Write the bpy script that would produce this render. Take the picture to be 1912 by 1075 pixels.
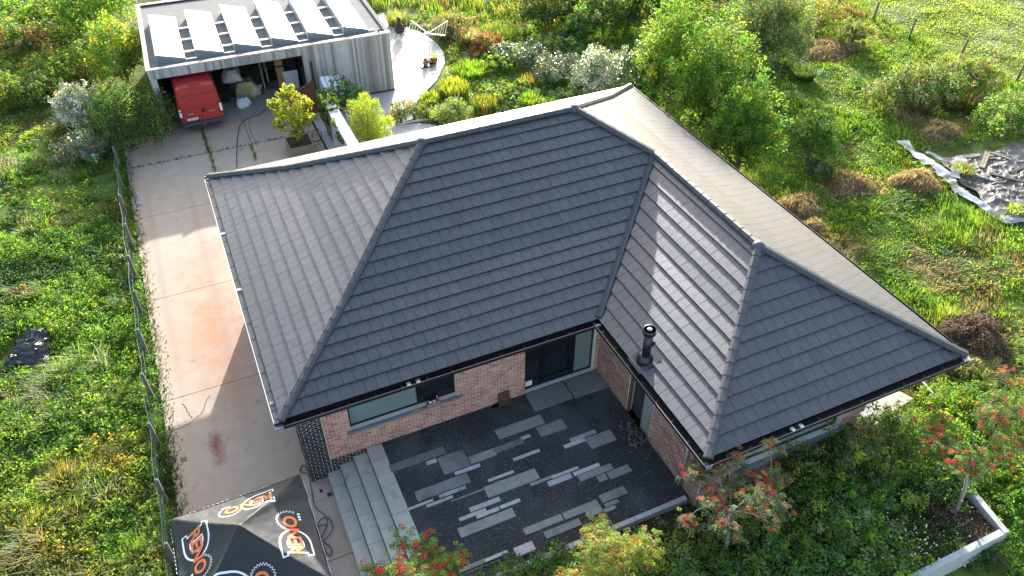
import bpy, bmesh, math, random
import numpy as np
from mathutils import Vector, Matrix

for o in list(bpy.data.objects):
    bpy.data.objects.remove(o, do_unlink=True)
SC = bpy.context.scene
COL = SC.collection
random.seed(7)
RNG = np.random.default_rng(11)
R = math.radians

# ---------------------------------------------------------------- camera
F_PX, YAW, PIT, ROL = 1463.54, 0.42639, 0.707815, 0.001968
CAM = np.array([-0.015, -14.816, 18.877])
_f = np.array([math.sin(YAW)*math.cos(PIT), math.cos(YAW)*math.cos(PIT), -math.sin(PIT)])
_r0 = np.array([math.cos(YAW), -math.sin(YAW), 0.0])
_u0 = np.cross(_r0, _f)
_r = _r0*math.cos(ROL)+_u0*math.sin(ROL)
_u = -_r0*math.sin(ROL)+_u0*math.cos(ROL)
cam = bpy.data.cameras.new('camera')
cam.sensor_width = 36.0
cam.lens = F_PX/1912.0*36.0
cam.clip_start, cam.clip_end = 0.1, 3000.0
camo = bpy.data.objects.new('camera', cam)
COL.objects.link(camo)
M = Matrix(((_r[0], _u[0], -_f[0], CAM[0]), (_r[1], _u[1], -_f[1], CAM[1]), (_r[2], _u[2], -_f[2], CAM[2]), (0, 0, 0, 1)))
camo.matrix_world = M
SC.camera = camo

# ---------------------------------------------------------------- light
SUN_AZ, SUN_EL = R(24.0), R(18.2)
SDIR = Vector((math.sin(SUN_AZ)*math.cos(SUN_EL), math.cos(SUN_AZ)*math.cos(SUN_EL), math.sin(SUN_EL)))
world = bpy.data.worlds.new('World')
SC.world = world
world.use_nodes = True
wn = world.node_tree.nodes
bg = wn['Background']
sky = wn.new('ShaderNodeTexSky')
sky.sky_type = 'NISHITA'
sky.sun_disc = False
sky.sun_elevation = SUN_EL
sky.sun_rotation = SUN_AZ
sky.air_density = 1.0
sky.dust_density = 2.4
sky.ozone_density = 0.3
bg.inputs['Strength'].default_value = 0.15
world.node_tree.links.new(sky.outputs['Color'], bg.inputs['Color'])
sl = bpy.data.lights.new('sun', 'SUN')
sl.energy = 3.7
sl.angle = R(0.6)
sl.color = (1.0, 0.982, 0.955)
so = bpy.data.objects.new('sun', sl)
so.rotation_euler = SDIR.to_track_quat('Z', 'Y').to_euler()
so.location = (10, 40, 40)
COL.objects.link(so)
SC.view_settings.view_transform = 'Standard'
SC.view_settings.look = 'None'
SC.view_settings.exposure = 1.95
SC.view_settings.gamma = 1.0
SC.view_settings.use_curve_mapping = False
SC.render.engine = 'CYCLES'
SC.cycles.use_denoising = True
SC.cycles.max_bounces = 8
SC.cycles.transparent_max_bounces = 16

# ---------------------------------------------------------------- helpers
def pix(px, py):
    return _f+(px-956.0)/F_PX*_r-(py-537.5)/F_PX*_u
def G(px, py, z=-0.68):
    v = pix(px, py); k = (z-CAM[2])/v[2]; return CAM+k*v
def GY(px, py, y):
    v = pix(px, py); k = (y-CAM[1])/v[1]; return CAM+k*v
def GX(px, py, x):
    v = pix(px, py); k = (x-CAM[0])/v[0]; return CAM+k*v

def tag(o, label=None, cat=None, group=None, kind=None):
    if label: o['label'] = label
    if cat: o['category'] = cat
    if group: o['group'] = group
    if kind: o['kind'] = kind
    return o
def empty(name, loc, label=None, cat=None, group=None):
    o = bpy.data.objects.new(name, None)
    o.empty_display_size = 0.2
    o.location = loc
    COL.objects.link(o)
    return tag(o, label, cat, group)
def put(o, parent):
    """parent without moving: all parents are unrotated and unscaled"""
    if parent is not None:
        o.parent = parent
        if parent.type == 'EMPTY': o.matrix_parent_inverse = Matrix.Translation(-parent.location)
    return o

class MB:
    def __init__(s): s.v = []; s.f = []; s.c = []
    def add(s, vs, fs, col=None):
        n = len(s.v); s.v += [tuple(map(float, p)) for p in vs]
        for f in fs:
            s.f.append(tuple(i+n for i in f)); s.c.append(col)
        return s
    def box(s, x0, x1, y0, y1, z0, z1, col=None):
        return s.add([(x0,y0,z0),(x1,y0,z0),(x1,y1,z0),(x0,y1,z0),(x0,y0,z1),(x1,y0,z1),(x1,y1,z1),(x0,y1,z1)],
                     [(3,2,1,0),(4,5,6,7),(0,1,5,4),(1,2,6,5),(2,3,7,6),(3,0,4,7)], col)
    def obox(s, c, ax, ay, az, col=None):
        c, ax, ay, az = map(np.array, (c, ax, ay, az))
        vs = [c+i*ax+j*ay+k*az for k in (-1, 1) for (i, j) in ((-1,-1),(1,-1),(1,1),(-1,1))]
        return s.add(vs, [(3,2,1,0),(4,5,6,7),(0,1,5,4),(1,2,6,5),(2,3,7,6),(3,0,4,7)], col)
    def bar(s, a, b, w, h, col=None):
        a, b = np.array(a, float), np.array(b, float); d = b-a; L = np.linalg.norm(d); d /= L
        up = np.array((0, 0, 1.0)) if abs(d[2]) < .9 else np.array((1.0, 0, 0))
        x = np.cross(d, up); x /= np.linalg.norm(x); y = np.cross(x, d)
        return s.obox((a+b)/2, d*L/2, x*w/2, y*h/2, col)
    def tube(s, pts, rad, n=8, cap=True, col=None):
        pts = [np.array(p, float) for p in pts]
        if not hasattr(rad, '__len__'): rad = [rad]*len(pts)
        rings = []; ref = None
        for i, p in enumerate(pts):
            d = pts[min(i+1, len(pts)-1)]-pts[max(i-1, 0)]; d = d/(np.linalg.norm(d)+1e-9)
            if ref is None:
                ref = np.array((1.0, 0, 0)) if abs(d[0]) < .8 else np.array((0, 1.0, 0))
            x = ref-d*(ref@d); x /= np.linalg.norm(x)+1e-9; y = np.cross(d, x); ref = x
            rings.append([p+rad[i]*(math.cos(a)*x+math.sin(a)*y) for a in [2*math.pi*k/n for k in range(n)]])
        vs = [q for r_ in rings for q in r_]; fs = []
        for i in range(len(pts)-1):
            for k in range(n):
                fs.append((i*n+k, i*n+(k+1) % n, (i+1)*n+(k+1) % n, (i+1)*n+k))
        if cap:
            fs.append(tuple(range(n))[::-1]); fs.append(tuple((len(pts)-1)*n+k for k in range(n)))
        return s.add(vs, fs, col)
    def lathe(s, c, prof, n=20, col=None):
        return s.tube([(c[0], c[1], c[2]+z) for r_, z in prof], [max(r_, 1e-3) for r_, z in prof], n, True, col)
    def build(s, name, mat, parent=None, smooth=False, link=True):
        me = bpy.data.meshes.new(name)
        me.from_pydata(s.v, [], s.f)
        if any(c is not None for c in s.c):
            at = me.color_attributes.new('Col', 'FLOAT_COLOR', 'CORNER')
            arr = []
            for f, c in zip(s.f, s.c):
                arr += [(*(c or (1, 1, 1)), 1.0)]*len(f)
            at.data.foreach_set('color', np.array(arr, dtype=np.float32).ravel())
        if mat: me.materials.append(mat)
        if smooth: me.polygons.foreach_set('use_smooth', [True]*len(me.polygons))
        me.update()
        o = bpy.data.objects.new(name, me)
        if link:
            COL.objects.link(o); put(o, parent)
        return o

def npmesh(name, V, quads, cols, mat, parent=None):
    """V (n,3), quads (m,4), cols (m,3) per face"""
    me = bpy.data.meshes.new(name)
    m = len(quads)
    me.vertices.add(len(V)); me.vertices.foreach_set('co', np.ascontiguousarray(V, dtype=np.float32).ravel())
    me.loops.add(m*4); me.loops.foreach_set('vertex_index', np.ascontiguousarray(quads, dtype=np.int32).ravel())
    me.polygons.add(m)
    me.polygons.foreach_set('loop_start', np.arange(0, m*4, 4, dtype=np.int32))
    if cols is not None:
        at = me.color_attributes.new('Col', 'FLOAT_COLOR', 'CORNER')
        c4 = np.ones((m, 4, 4), np.float32); c4[:, :, :3] = np.asarray(cols, np.float32)[:, None, :]
        at.data.foreach_set('color', c4.ravel())
    me.materials.append(mat)
    me.update(calc_edges=True)
    me.validate()
    o = bpy.data.objects.new(name, me)
    COL.objects.link(o); put(o, parent)
    return o

def vn(x, y, s, seed=0):
    """smooth value noise in 0..1"""
    x = np.asarray(x, float)/s+1000.3*(seed+1); y = np.asarray(y, float)/s+517.7*(seed+2)
    xi, yi = np.floor(x), np.floor(y); fx, fy = x-xi, y-yi
    fx, fy = fx*fx*(3-2*fx), fy*fy*(3-2*fy)
    def h(a, b):
        t = np.sin(a*127.1+b*311.7+seed*74.7)*43758.5453
        return t-np.floor(t)
    return (h(xi, yi)*(1-fx)+h(xi+1, yi)*fx)*(1-fy)+(h(xi, yi+1)*(1-fx)+h(xi+1, yi+1)*fx)*fy

# ---------------------------------------------------------------- materials
def mat(name, base, rough=.6, metal=0., spec=.5, var=.12, scale=6., bump=0., bscale=60., rand=0., attr=False, detail=6., stain=None, coat=0.):
    m = bpy.data.materials.new(name); m.use_nodes = True
    nt = m.node_tree; N = nt.nodes; L = nt.links
    b = N['Principled BSDF']
    b.inputs['Roughness'].default_value = rough
    b.inputs['Metallic'].default_value = metal
    b.inputs['Specular IOR Level'].default_value = spec
    b.inputs['Coat Weight'].default_value = coat
    geo = N.new('ShaderNodeNewGeometry')
    if attr:
        a = N.new('ShaderNodeAttribute'); a.attribute_name = 'Col'; csrc = a.outputs['Color']
    else:
        c = N.new('ShaderNodeRGB'); c.outputs[0].default_value = (*base, 1); csrc = c.outputs[0]
    if stain:
        for (scol, sscale, lo, hi, seed) in stain:
            n2 = N.new('ShaderNodeTexNoise'); n2.noise_dimensions = '4D'; n2.inputs['W'].default_value = seed
            n2.inputs['Scale'].default_value = sscale; n2.inputs['Detail'].default_value = 8
            L.new(geo.outputs['Position'], n2.inputs['Vector'])
            mr = N.new('ShaderNodeMapRange'); mr.inputs['From Min'].default_value = lo; mr.inputs['From Max'].default_value = hi
            L.new(n2.outputs['Fac'], mr.inputs['Value'])
            mx = N.new('ShaderNodeMix'); mx.data_type = 'RGBA'
            L.new(mr.outputs['Result'], mx.inputs['Factor']); L.new(csrc, mx.inputs['A']); mx.inputs['B'].default_value = (*scol, 1)
            csrc = mx.outputs['Result']
    hsv = N.new('ShaderNodeHueSaturation'); L.new(csrc, hsv.inputs['Color'])
    n = N.new('ShaderNodeTexNoise'); n.inputs['Scale'].default_value = scale; n.inputs['Detail'].default_value = detail
    n.inputs['Roughness'].default_value = .65
    L.new(geo.outputs['Position'], n.inputs['Vector'])
    mr = N.new('ShaderNodeMapRange'); mr.inputs['From Min'].default_value = .25; mr.inputs['From Max'].default_value = .75
    mr.inputs['To Min'].default_value = 1-var; mr.inputs['To Max'].default_value = 1+var
    L.new(n.outputs['Fac'], mr.inputs['Value']); vsrc = mr.outputs['Result']
    if rand:
        oi = N.new('ShaderNodeObjectInfo'); m2 = N.new('ShaderNodeMapRange')
        m2.inputs['To Min'].default_value = 1-rand; m2.inputs['To Max'].default_value = 1+rand
        L.new(oi.outputs['Random'], m2.inputs['Value'])
        mm = N.new('ShaderNodeMath'); mm.operation = 'MULTIPLY'
        L.new(vsrc, mm.inputs[0]); L.new(m2.outputs['Result'], mm.inputs[1]); vsrc = mm.outputs[0]
    L.new(vsrc, hsv.inputs['Value']); L.new(hsv.outputs['Color'], b.inputs['Base Color'])
    if bump:
        nb = N.new('ShaderNodeTexNoise'); nb.inputs['Scale'].default_value = bscale; nb.inputs['Detail'].default_value = 4
        L.new(geo.outputs['Position'], nb.inputs['Vector'])
        bp = N.new('ShaderNodeBump'); bp.inputs['Strength'].default_value = bump; bp.inputs['Distance'].default_value = .02
        L.new(nb.outputs['Fac'], bp.inputs['Height']); L.new(bp.outputs['Normal'], b.inputs['Normal'])
    return m

def leafmat(name, trans=.52, rough=.55, spec=.25):
    m = bpy.data.materials.new(name); m.use_nodes = True
    nt = m.node_tree; N = nt.nodes; L = nt.links
    b = N['Principled BSDF']; b.inputs['Roughness'].default_value = rough; b.inputs['Specular IOR Level'].default_value = spec
    a = N.new('ShaderNodeAttribute'); a.attribute_name = 'Col'
    L.new(a.outputs['Color'], b.inputs['Base Color'])
    t = N.new('ShaderNodeBsdfTranslucent')
    h = N.new('ShaderNodeMix'); h.data_type = 'RGBA'; h.blend_type = 'MULTIPLY'; h.inputs['Factor'].default_value = 1
    L.new(a.outputs['Color'], h.inputs['A']); h.inputs['B'].default_value = (1.66, 1.6, .62, 1)
    L.new(h.outputs['Result'], t.inputs['Color'])
    mx = N.new('ShaderNodeMixShader'); mx.inputs[0].default_value = trans
    L.new(b.outputs[0], mx.inputs[1]); L.new(t.outputs[0], mx.inputs[2])
    L.new(mx.outputs[0], N['Material Output'].inputs['Surface'])
    return m

LEAF = leafmat('leaf')
GLOSSLEAF = leafmat('glossy_leaf', .25, .28, .7)
STRAW = mat('straw', (.3,.2,.1), .8, attr=True, spec=.2, var=.1)
BARK = mat('bark', (.16,.13,.10), .85, var=.3, scale=14, bump=.5, bscale=40)
TBASE = (.030,.034,.040)
TILE = mat('concrete_roof_tile', TBASE, .43, spec=.95, var=.2, scale=4, bump=.25, bscale=220, rand=.16)
TILEF = mat('concrete_roof_tile_field', TBASE, .43, spec=.95, var=.2, scale=4, bump=.25, bscale=220, attr=True)
CAPM = mat('ridge_cap_concrete', (.062,.066,.072), .55, spec=.4, var=.1, scale=6, bump=.2, bscale=200, rand=.08)
UNDER = mat('roof_underlay', (.03,.03,.032), .8)
BLACK = mat('black_metal', (.012,.012,.013), .38, spec=.5, var=.05)
ZINC = mat('zinc_edge', (.42,.42,.42), .35, metal=.6, var=.1)
DKBROWN = mat('dark_brown_wood', (.028,.014,.009), .55, var=.3, scale=10)
MORTAR = mat('mortar', (.62,.58,.52), .9, var=.12, scale=20)
BRICK = mat('brick', (.4,.2,.14), .85, attr=True, spec=.2, var=.14, scale=30, bump=.3, bscale=150)
FRAME = mat('window_frame_black', (.008,.008,.009), .35, var=.02)
def glass(name, base, rough=.04, spec=.6):
    return mat(name, base, rough, spec=spec, var=.05, scale=.8)
GLASSP = glass('pale_blind_glass', (.17,.215,.205), .06)
GLASSD = glass('dark_glass', (.012,.016,.017), .03, .5)
SILL = mat('bluestone_sill', (.16,.175,.18), .6, var=.15, scale=9)
SLAB = mat('bluestone_slab', (.195,.187,.17), .55, var=.2, scale=5, rand=.25, bump=.1, stain=[((.09,.095,.09), 1.2, .55, .75, 3.)])
SLABP = mat('pale_bluestone_slab', (.37,.365,.35), .55, var=.15, scale=6, rand=.15, stain=[((.18,.19,.19), 1.5, .55, .75, 5.)])
STEPM = mat('concrete_step', (.42,.395,.335), .65, var=.12, scale=4, rand=.07, stain=[((.17,.18,.17), 1.6, .58, .78, 2.)])
GRAV = mat('dark_gravel', (.034,.035,.035), .75, var=.55, scale=55, bump=1., bscale=70, spec=.3, detail=8, stain=[((.09,.09,.088), .45, .48, .66, 4.), ((.008,.008,.009), .8, .56, .7, 2.)])
PEB = mat('gravel_stone', (.03,.032,.036), .7, attr=True, spec=.3, var=.2)
CONC = mat('driveway_concrete', (.375,.305,.235), .8, var=.12, scale=2.2, bump=.15, bscale=90, spec=.25, detail=12,
           stain=[((.36,.265,.2), .28, .46, .66, 7.), ((.30,.27,.24), .6, .56, .72, 1.), ((.24,.21,.18), 2.6, .62, .74, 9.)])
def wash(m, pt, rx, ry, col, lo, hi, nscale):
    nt = m.node_tree; N = nt.nodes; L = nt.links
    geo = [n for n in N if n.type == 'NEW_GEOMETRY'][0]; hs = [n for n in N if n.type == 'HUE_SAT'][0]
    src = hs.inputs['Color'].links[0].from_socket
    mp = N.new('ShaderNodeMapping'); mp.vector_type = 'TEXTURE'; mp.inputs['Location'].default_value = pt; mp.inputs['Scale'].default_value = (rx, ry, 1000)
    L.new(geo.outputs['Position'], mp.inputs['Vector'])
    ln = N.new('ShaderNodeVectorMath'); ln.operation = 'LENGTH'; L.new(mp.outputs['Vector'], ln.inputs[0])
    nz = N.new('ShaderNodeTexNoise'); nz.inputs['Scale'].default_value = nscale; nz.inputs['Detail'].default_value = 9; nz.inputs['Roughness'].default_value = .7; L.new(geo.outputs['Position'], nz.inputs['Vector'])
    sb = N.new('ShaderNodeMath'); sb.operation = 'MULTIPLY_ADD'; sb.inputs[1].default_value = 1.6; L.new(nz.outputs['Fac'], sb.inputs[0])
    ng = N.new('ShaderNodeMath'); ng.operation = 'MULTIPLY'; ng.inputs[1].default_value = -1; L.new(ln.outputs['Value'], ng.inputs[0]); L.new(ng.outputs[0], sb.inputs[2])
    mr = N.new('ShaderNodeMapRange'); mr.inputs['From Min'].default_value = lo; mr.inputs['From Max'].default_value = hi; L.new(sb.outputs[0], mr.inputs['Value'])
    mx = N.new('ShaderNodeMix'); mx.data_type = 'RGBA'; L.new(mr.outputs['Result'], mx.inputs['Factor']); L.new(src, mx.inputs['A']); mx.inputs['B'].default_value = (*col, 1)
    L.new(mx.outputs['Result'], hs.inputs['Color'])
_p = CAM+((-.68-CAM[2])/(_f+(400-956.)/F_PX*_r-(620-537.5)/F_PX*_u)[2])*(_f+(400-956.)/F_PX*_r-(620-537.5)/F_PX*_u)
wash(CONC, (_p[0], _p[1], 0), 1.7, 6.0, (.37,.195,.115), -.1, .9, 1.3)
for _x in (-2.75, -1.0): wash(CONC, (_x, 12, 0), .3, 16, (.20,.17,.145), .1, 1.9, 2.2)
_p = CAM+((-.68-CAM[2])/(_f+(405-956.)/F_PX*_r-(838-537.5)/F_PX*_u)[2])*(_f+(405-956.)/F_PX*_r-(838-537.5)/F_PX*_u)
wash(CONC, (_p[0], _p[1], 0), .36, .95, (.21,.09,.055), -.05, .6, 2.6)
PATIO = mat('patio_concrete', (.42,.41,.385), .7, var=.08, scale=1.6, spec=.3, stain=[((.3,.29,.27), .5, .58, .75, 6.)])
WHITEW = mat('white_render', (.62,.62,.61), .8, var=.08, scale=3, stain=[((.36,.36,.34), 1.1, .56, .74, 3.)])
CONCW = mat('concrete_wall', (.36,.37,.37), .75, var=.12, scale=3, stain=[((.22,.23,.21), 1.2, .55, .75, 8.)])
BOARDC = mat('grey_cladding', (.30,.295,.285), .75, attr=True, var=.14, scale=7, bump=.1, bscale=60)
MEMB = mat('roof_membrane', (.19,.187,.175), .95, spec=.15, var=.12, scale=1.5, stain=[((.16,.16,.15), .8, .6, .78, 2.)])
PANEL = mat('solar_panel', (.18,.177,.17), .3, spec=.8, var=.1, scale=1.2, coat=.5)
ALU = mat('aluminium', (.62,.63,.64), .35, metal=.7, var=.05)
PANSIDE = mat('panel_end_sheet', (.15,.19,.21), .5, metal=.3, var=.06)
SOIL = mat('soil', (.06,.042,.028), .95, var=.5, scale=9, bump=.9, bscale=35, spec=.1, detail=9)
GALV = mat('galvanised', (.45,.47,.48), .45, metal=.6, var=.1)
WOOD = mat('weathered_wood', (.20,.165,.12), .8, var=.3, scale=8)
WOODR = mat('red_brown_wood', (.16,.062,.03), .7, var=.25, scale=5)
PLY = mat('plywood', (.34,.19,.09), .7, var=.15, scale=4)
REDP = mat('red_paint', (.30,.022,.022), .38, spec=.5, var=.06, coat=.25)
DKGREY = mat('dark_grey_plastic', (.035,.045,.055), .55, var=.1)
RUBBER = mat('rubber', (.015,.015,.015), .8)
WHITE = mat('white_plastic', (.75,.75,.75), .45, var=.04)
LAMPR = mat('red_lens', (.35,.01,.012), .2)
CANV = mat('black_canvas', (.021,.023,.025), .6, spec=.38, var=.12, scale=3)
ORANGE = mat('orange_print', (.72,.17,.04), .55, var=.06)
PRINT = mat('white_print', (.8,.8,.8), .55, var=.04)
WIRE = mat('green_wire', (.05,.10,.07), .5, var=.1)
POSTM = mat('concrete_post', (.13,.12,.10), .85, var=.3, scale=12)
BAG = mat('white_bag', (.55,.58,.62), .6, var=.12, scale=5)
BAGD = mat('dirty_bag', (.42,.40,.34), .75, var=.35, scale=4, stain=[((.35,.29,.06), 2.2, .45, .6, 1.)])
PLAST = mat('black_plastic_sheet', (.016,.017,.02), .28, spec=.6, var=.2)
TARPW = mat('white_sheet', (.25,.26,.275), .45, var=.12)
TARPG = mat('dirty_grey_sheet', (.075,.07,.058), .55, var=.5, scale=3, detail=9, stain=[((.045,.04,.03), 1.3, .45, .65, 3.), ((.15,.14,.12), 2.5, .55, .7, 9.)])
CLUT = mat('dark_clutter', (.03,.03,.03), .8, var=.4)
IRON = mat('rusty_iron', (.05,.03,.022), .75, var=.3, scale=9)
TERRA = mat('terracotta', (.25,.12,.07), .8, var=.2)
BERRY = mat('berry', (.55,.05,.02), .4, attr=True, var=.1)
HOSE = mat('hose', (.035,.03,.028), .6)

# ---------------------------------------------------------------- foliage
PAL = dict(lime=(.15,.215,.028), mid=(.062,.125,.022), dark=(.030,.066,.018), yellow=(.30,.27,.028), silver=(.19,.225,.165), olive=(.105,.115,.035),
           dry=(.19,.155,.085), rust=(.22,.085,.04), grey=(.105,.14,.085), bright=(.095,.18,.022), gold=(.25,.19,.03), brown=(.12,.075,.04), white=(.6,.6,.55), teal=(.05,.115,.05), orange=(.42,.13,.03), hay=(.36,.265,.17), pale=(.2,.25,.07))
PAL = {k: tuple(min((v*.93+sum(c)/3*.07)*1.55, .75) for v in c) for k, c in PAL.items()}
def palcols(n, names, spread=.3):
    base = np.array([PAL[k] for k in names])
    w = RNG.integers(0, len(names), n)
    c = base[w]*(1+spread*RNG.normal(size=(n, 1)))
    c *= 1+.12*RNG.normal(size=(n, 3))
    return np.clip(c, .008, .8)
def unit(a):
    return a/(np.linalg.norm(a, axis=1, keepdims=True)+1e-9)
def leafquads(C, D, Nn, ln, wd):
    D = unit(D); S = unit(np.cross(D, Nn)); ln = np.asarray(ln)[:, None]; wd = np.asarray(wd)[:, None]
    Nn = unit(np.cross(S, D))
    V = np.stack([C-D*ln/2, C+S*wd/2+Nn*wd*.18-D*ln*.05, C+D*ln/2-Nn*ln*.12, C-S*wd/2+Nn*wd*.18-D*ln*.05], 1).reshape(-1, 3)
    return V, np.arange(len(C)*4).reshape(-1, 4)
def leafset(C, out, size, aspect=.55, up=.5):
    n = len(C)
    Nn = unit(out*.7+RNG.normal(size=(n, 3))*.75+np.array((0, 0, up)))
    D = unit(np.cross(Nn, RNG.normal(size=(n, 3)))+out*.3)
    ln = size*RNG.uniform(.6, 1.35, n)
    return leafquads(C, D, Nn, ln, ln*aspect)
def blobpoints(c, r, h, nclump, nleaf, crad, low=.12, lump=.28, seed=0, fill=.35, flat=1.0):
    """leaf positions for a crown: clumps spread through an uneven ellipsoid; c = base centre"""
    u = unit(RNG.normal(size=(nclump, 3))); u[:, 2] = np.abs(u[:, 2])*1.25-.3
    u = unit(u)
    ang = np.arctan2(u[:, 1], u[:, 0])
    rad = 1+lump*(np.sin(ang*3+seed)*.5+np.sin(ang*5+2*seed+u[:, 2]*4)*.5)+RNG.normal(size=nclump)*.1
    depth = np.where(RNG.random(nclump) < fill, RNG.uniform(.35, .85, nclump), RNG.uniform(.85, 1.02, nclump))
    rx, ry = (r if hasattr(r, '__len__') else (r, r))
    P = u*(rad*depth)[:, None]*np.array((rx, ry, h*.55))+np.array((c[0], c[1], c[2]+h*.47))
    P[:, 2] = np.maximum(P[:, 2], c[2]+low*h*RNG.random(nclump))
    idx = np.repeat(np.arange(nclump), nleaf)
    off = RNG.normal(size=(len(idx), 3)); off = unit(off)*(RNG.random((len(idx), 1))**.45)*crad*RNG.uniform(.6, 1.3, (nclump, 1))[idx]
    off[:, 2] *= flat
    C = P[idx]+off
    ctr = np.array((c[0], c[1], c[2]+h*.35))
    out = unit(unit(C-ctr)+unit(off)*.9)
    C[:, 2] = np.maximum(C[:, 2], c[2]+.02)
    return C, out, idx, P
def limbs(mb, c, tips, r0, h0, n=6):
    """tapered stem with limbs to some of the given points"""
    c = np.array(c, float)
    mb.tube([c-np.array((0, 0, .1)), c+np.array((.02, .01, h0*.5)), c+np.array((0, .03, h0))], [r0, r0*.85, r0*.7], 7)
    for t in tips:
        t = np.array(t); a = c+np.array((0, 0, h0*random.uniform(.35, 1.)))
        m = a*.5+t*.5+np.array((random.uniform(-.1, .1), random.uniform(-.1, .1), -.06*np.linalg.norm(t-a)))
        mb.tube([a, m, t], [r0*.5, r0*.33, r0*.1], 5)

def shrub(name, label, cat, base, r, h, pal, leaf=.09, dens=1., group=None, aspect=.55, crad=None, trunk=None, mtl=None, lump=.28, up=.5, low=.12, fill=.35, spread=.3, stem_part='stem', extra=None):
    rr = sum(r)/2 if hasattr(r, '__len__') else r
    base = np.array(base, float)
    area = 2*math.pi*rr*(rr*.5+h*.75)
    crad = crad or max(.16, min(rr, h)*.2)
    nleaf = 26
    n = max(int(area*2.1*dens/(leaf*leaf*aspect)/nleaf), 12)
    n = min(n, 1100)
    e = empty(name, tuple(base), label, cat, group)
    C, out, idx, P = blobpoints(base, r, h, n, nleaf, crad, low=low, lump=lump, seed=RNG.random()*9, fill=fill)
    V, Q = leafset(C, out, leaf, aspect, up)
    cl = palcols(len(P), pal, .22)[idx]*(1+spread*.5*RNG.normal(size=(len(C), 1)))
    o = npmesh('crown', V, Q, np.clip(cl, .006, .8), mtl or LEAF, e)
    mb = MB(); h0 = trunk or h*.3
    sel = P[RNG.integers(0, len(P), 9)]
    limbs(mb, base, [ctr*.85+base*.15 for ctr in sel], .03+.022*h, h0)
    mb.build('trunk' if stem_part == 'trunk' else 'stem', BARK, e)
    return e

def bladeset(B, lean, ln, wd):
    """bent grass blades: B base (n,3), lean (n,3) offset of the tip, ln height"""
    n = len(B); ln = np.asarray(ln)[:, None]
    tip = B+lean+np.array((0, 0, 1.))*ln; mid = B+lean*.3+np.array((0, 0, 1.))*ln*.62
    s = unit(np.cross(lean+np.array((1e-4, 2e-4, 0)), np.array((0, 0, 1.))))*np.asarray(wd)[:, None]
    V = np.stack([B-s*.5, B+s*.5, mid-s*.45, mid+s*.45, tip-s*.06, tip+s*.06], 1).reshape(-1, 3)
    k = np.arange(n)[:, None]*6
    Q = np.concatenate([k+np.array([[0, 1, 3, 2]]), k+np.array([[2, 3, 5, 4]])], 1).reshape(-1, 4)
    return V, Q
def tuft(name, label, cat, base, r, h, pal, n=500, wd=.03, spread=.5, group=None, rx=None):
    e = empty(name, tuple(base), label, cat, group)
    a = RNG.random(n)*2*math.pi; q = np.sqrt(RNG.random(n))*r*.75
    B = np.stack([base[0]+np.cos(a)*q*(rx or 1), base[1]+np.sin(a)*q, np.full(n, base[2]-.03)], 1)
    a2 = a+RNG.normal(size=n)*.7; ln = h*RNG.uniform(.55, 1.1, n)
    le = np.stack([np.cos(a2), np.sin(a2), np.zeros(n)], 1)*(spread*h*RNG.uniform(.2, 1., n)*(.35+q/r))[:, None]
    V, Q = bladeset(B, le, ln, wd*RNG.uniform(.6, 1.4, n))
    c = palcols(n, pal, .25)
    npmesh('blades', V, Q, np.repeat(c, 2, 0), LEAF, e)
    mb = MB(); mb.lathe((base[0], base[1], base[2]-.08), [(r*.6, 0), (r*.5, .12), (r*.1, .2)], 9); mb.build('root_clump', SOIL, e)
    return e

# ================================================================= SETTING
GZ = -0.68
def gh(x, y):
    """height of the natural ground"""
    x = np.asarray(x, float); y = np.asarray(y, float)
    lum = .26*(vn(x, y, 5.5, 1)-.5)+.16*(vn(x, y, 1.7, 2)-.5)+.05*(vn(x, y, .7, 9)-.5)
    dx = np.maximum(np.maximum(-4.0-x, x-19.6), 0); dy = np.maximum(np.maximum(-11-y, y-32.), 0)
    d = np.hypot(dx, dy)
    m = np.clip(d/2.0, 0, 1); m = m*m*(3-2*m)
    return -.74+m*(lum+.06)
def spaced(lo, hi, step, far):
    a = list(np.arange(lo, hi+.01, step)); b = []; s = step; p = hi
    while p < far: s *= 1.5; p += s; b.append(p)
    c = []; s = step; p = lo
    while p > -far: s *= 1.5; p -= s; c.append(p)
    return np.array(c[::-1]+a+b)
gx = spaced(-14, 56, .5, 900); gy = spaced(-14, 62, .5, 900)
X, Y = np.meshgrid(gx, gy)
Z = gh(X, Y)
V = np.stack([X, Y, Z], 2).reshape(-1, 3); nx = len(gx)
ii, jj = np.meshgrid(np.arange(nx-1), np.arange(len(gy)-1)); k = (jj*nx+ii).ravel()
Q = np.stack([k, k+1, k+nx+1, k+nx], 1)
GROUND = mat('meadow_ground', (.062,.095,.022), .95, var=.4, scale=1.3, bump=.9, bscale=9, spec=.1, detail=10,
             stain=[((.125,.17,.03), .35, .45, .62, 1.), ((.13,.10,.05), .5, .6, .72, 5.), ((.03,.055,.015), 1.4, .55, .7, 8.)])
g = npmesh('ground', V, Q, None, GROUND)
g.data.polygons.foreach_set('use_smooth', [True]*len(g.data.polygons))
tag(g, 'rough green ground around the house', kind='structure')

# house dimensions
W_, D_, WW, LL, T1, T2, KK, HE, OV = 18.474, 12.991, 8.876, 5.681, 0.560, 0.467, 2.6454, 2.70, 0.353
XC = W_-WW                      # x of the inner eave corner
def rz(h):
    return HE+(T2*h if h <= KK else T2*KK+T1*(h-KK))

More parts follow.
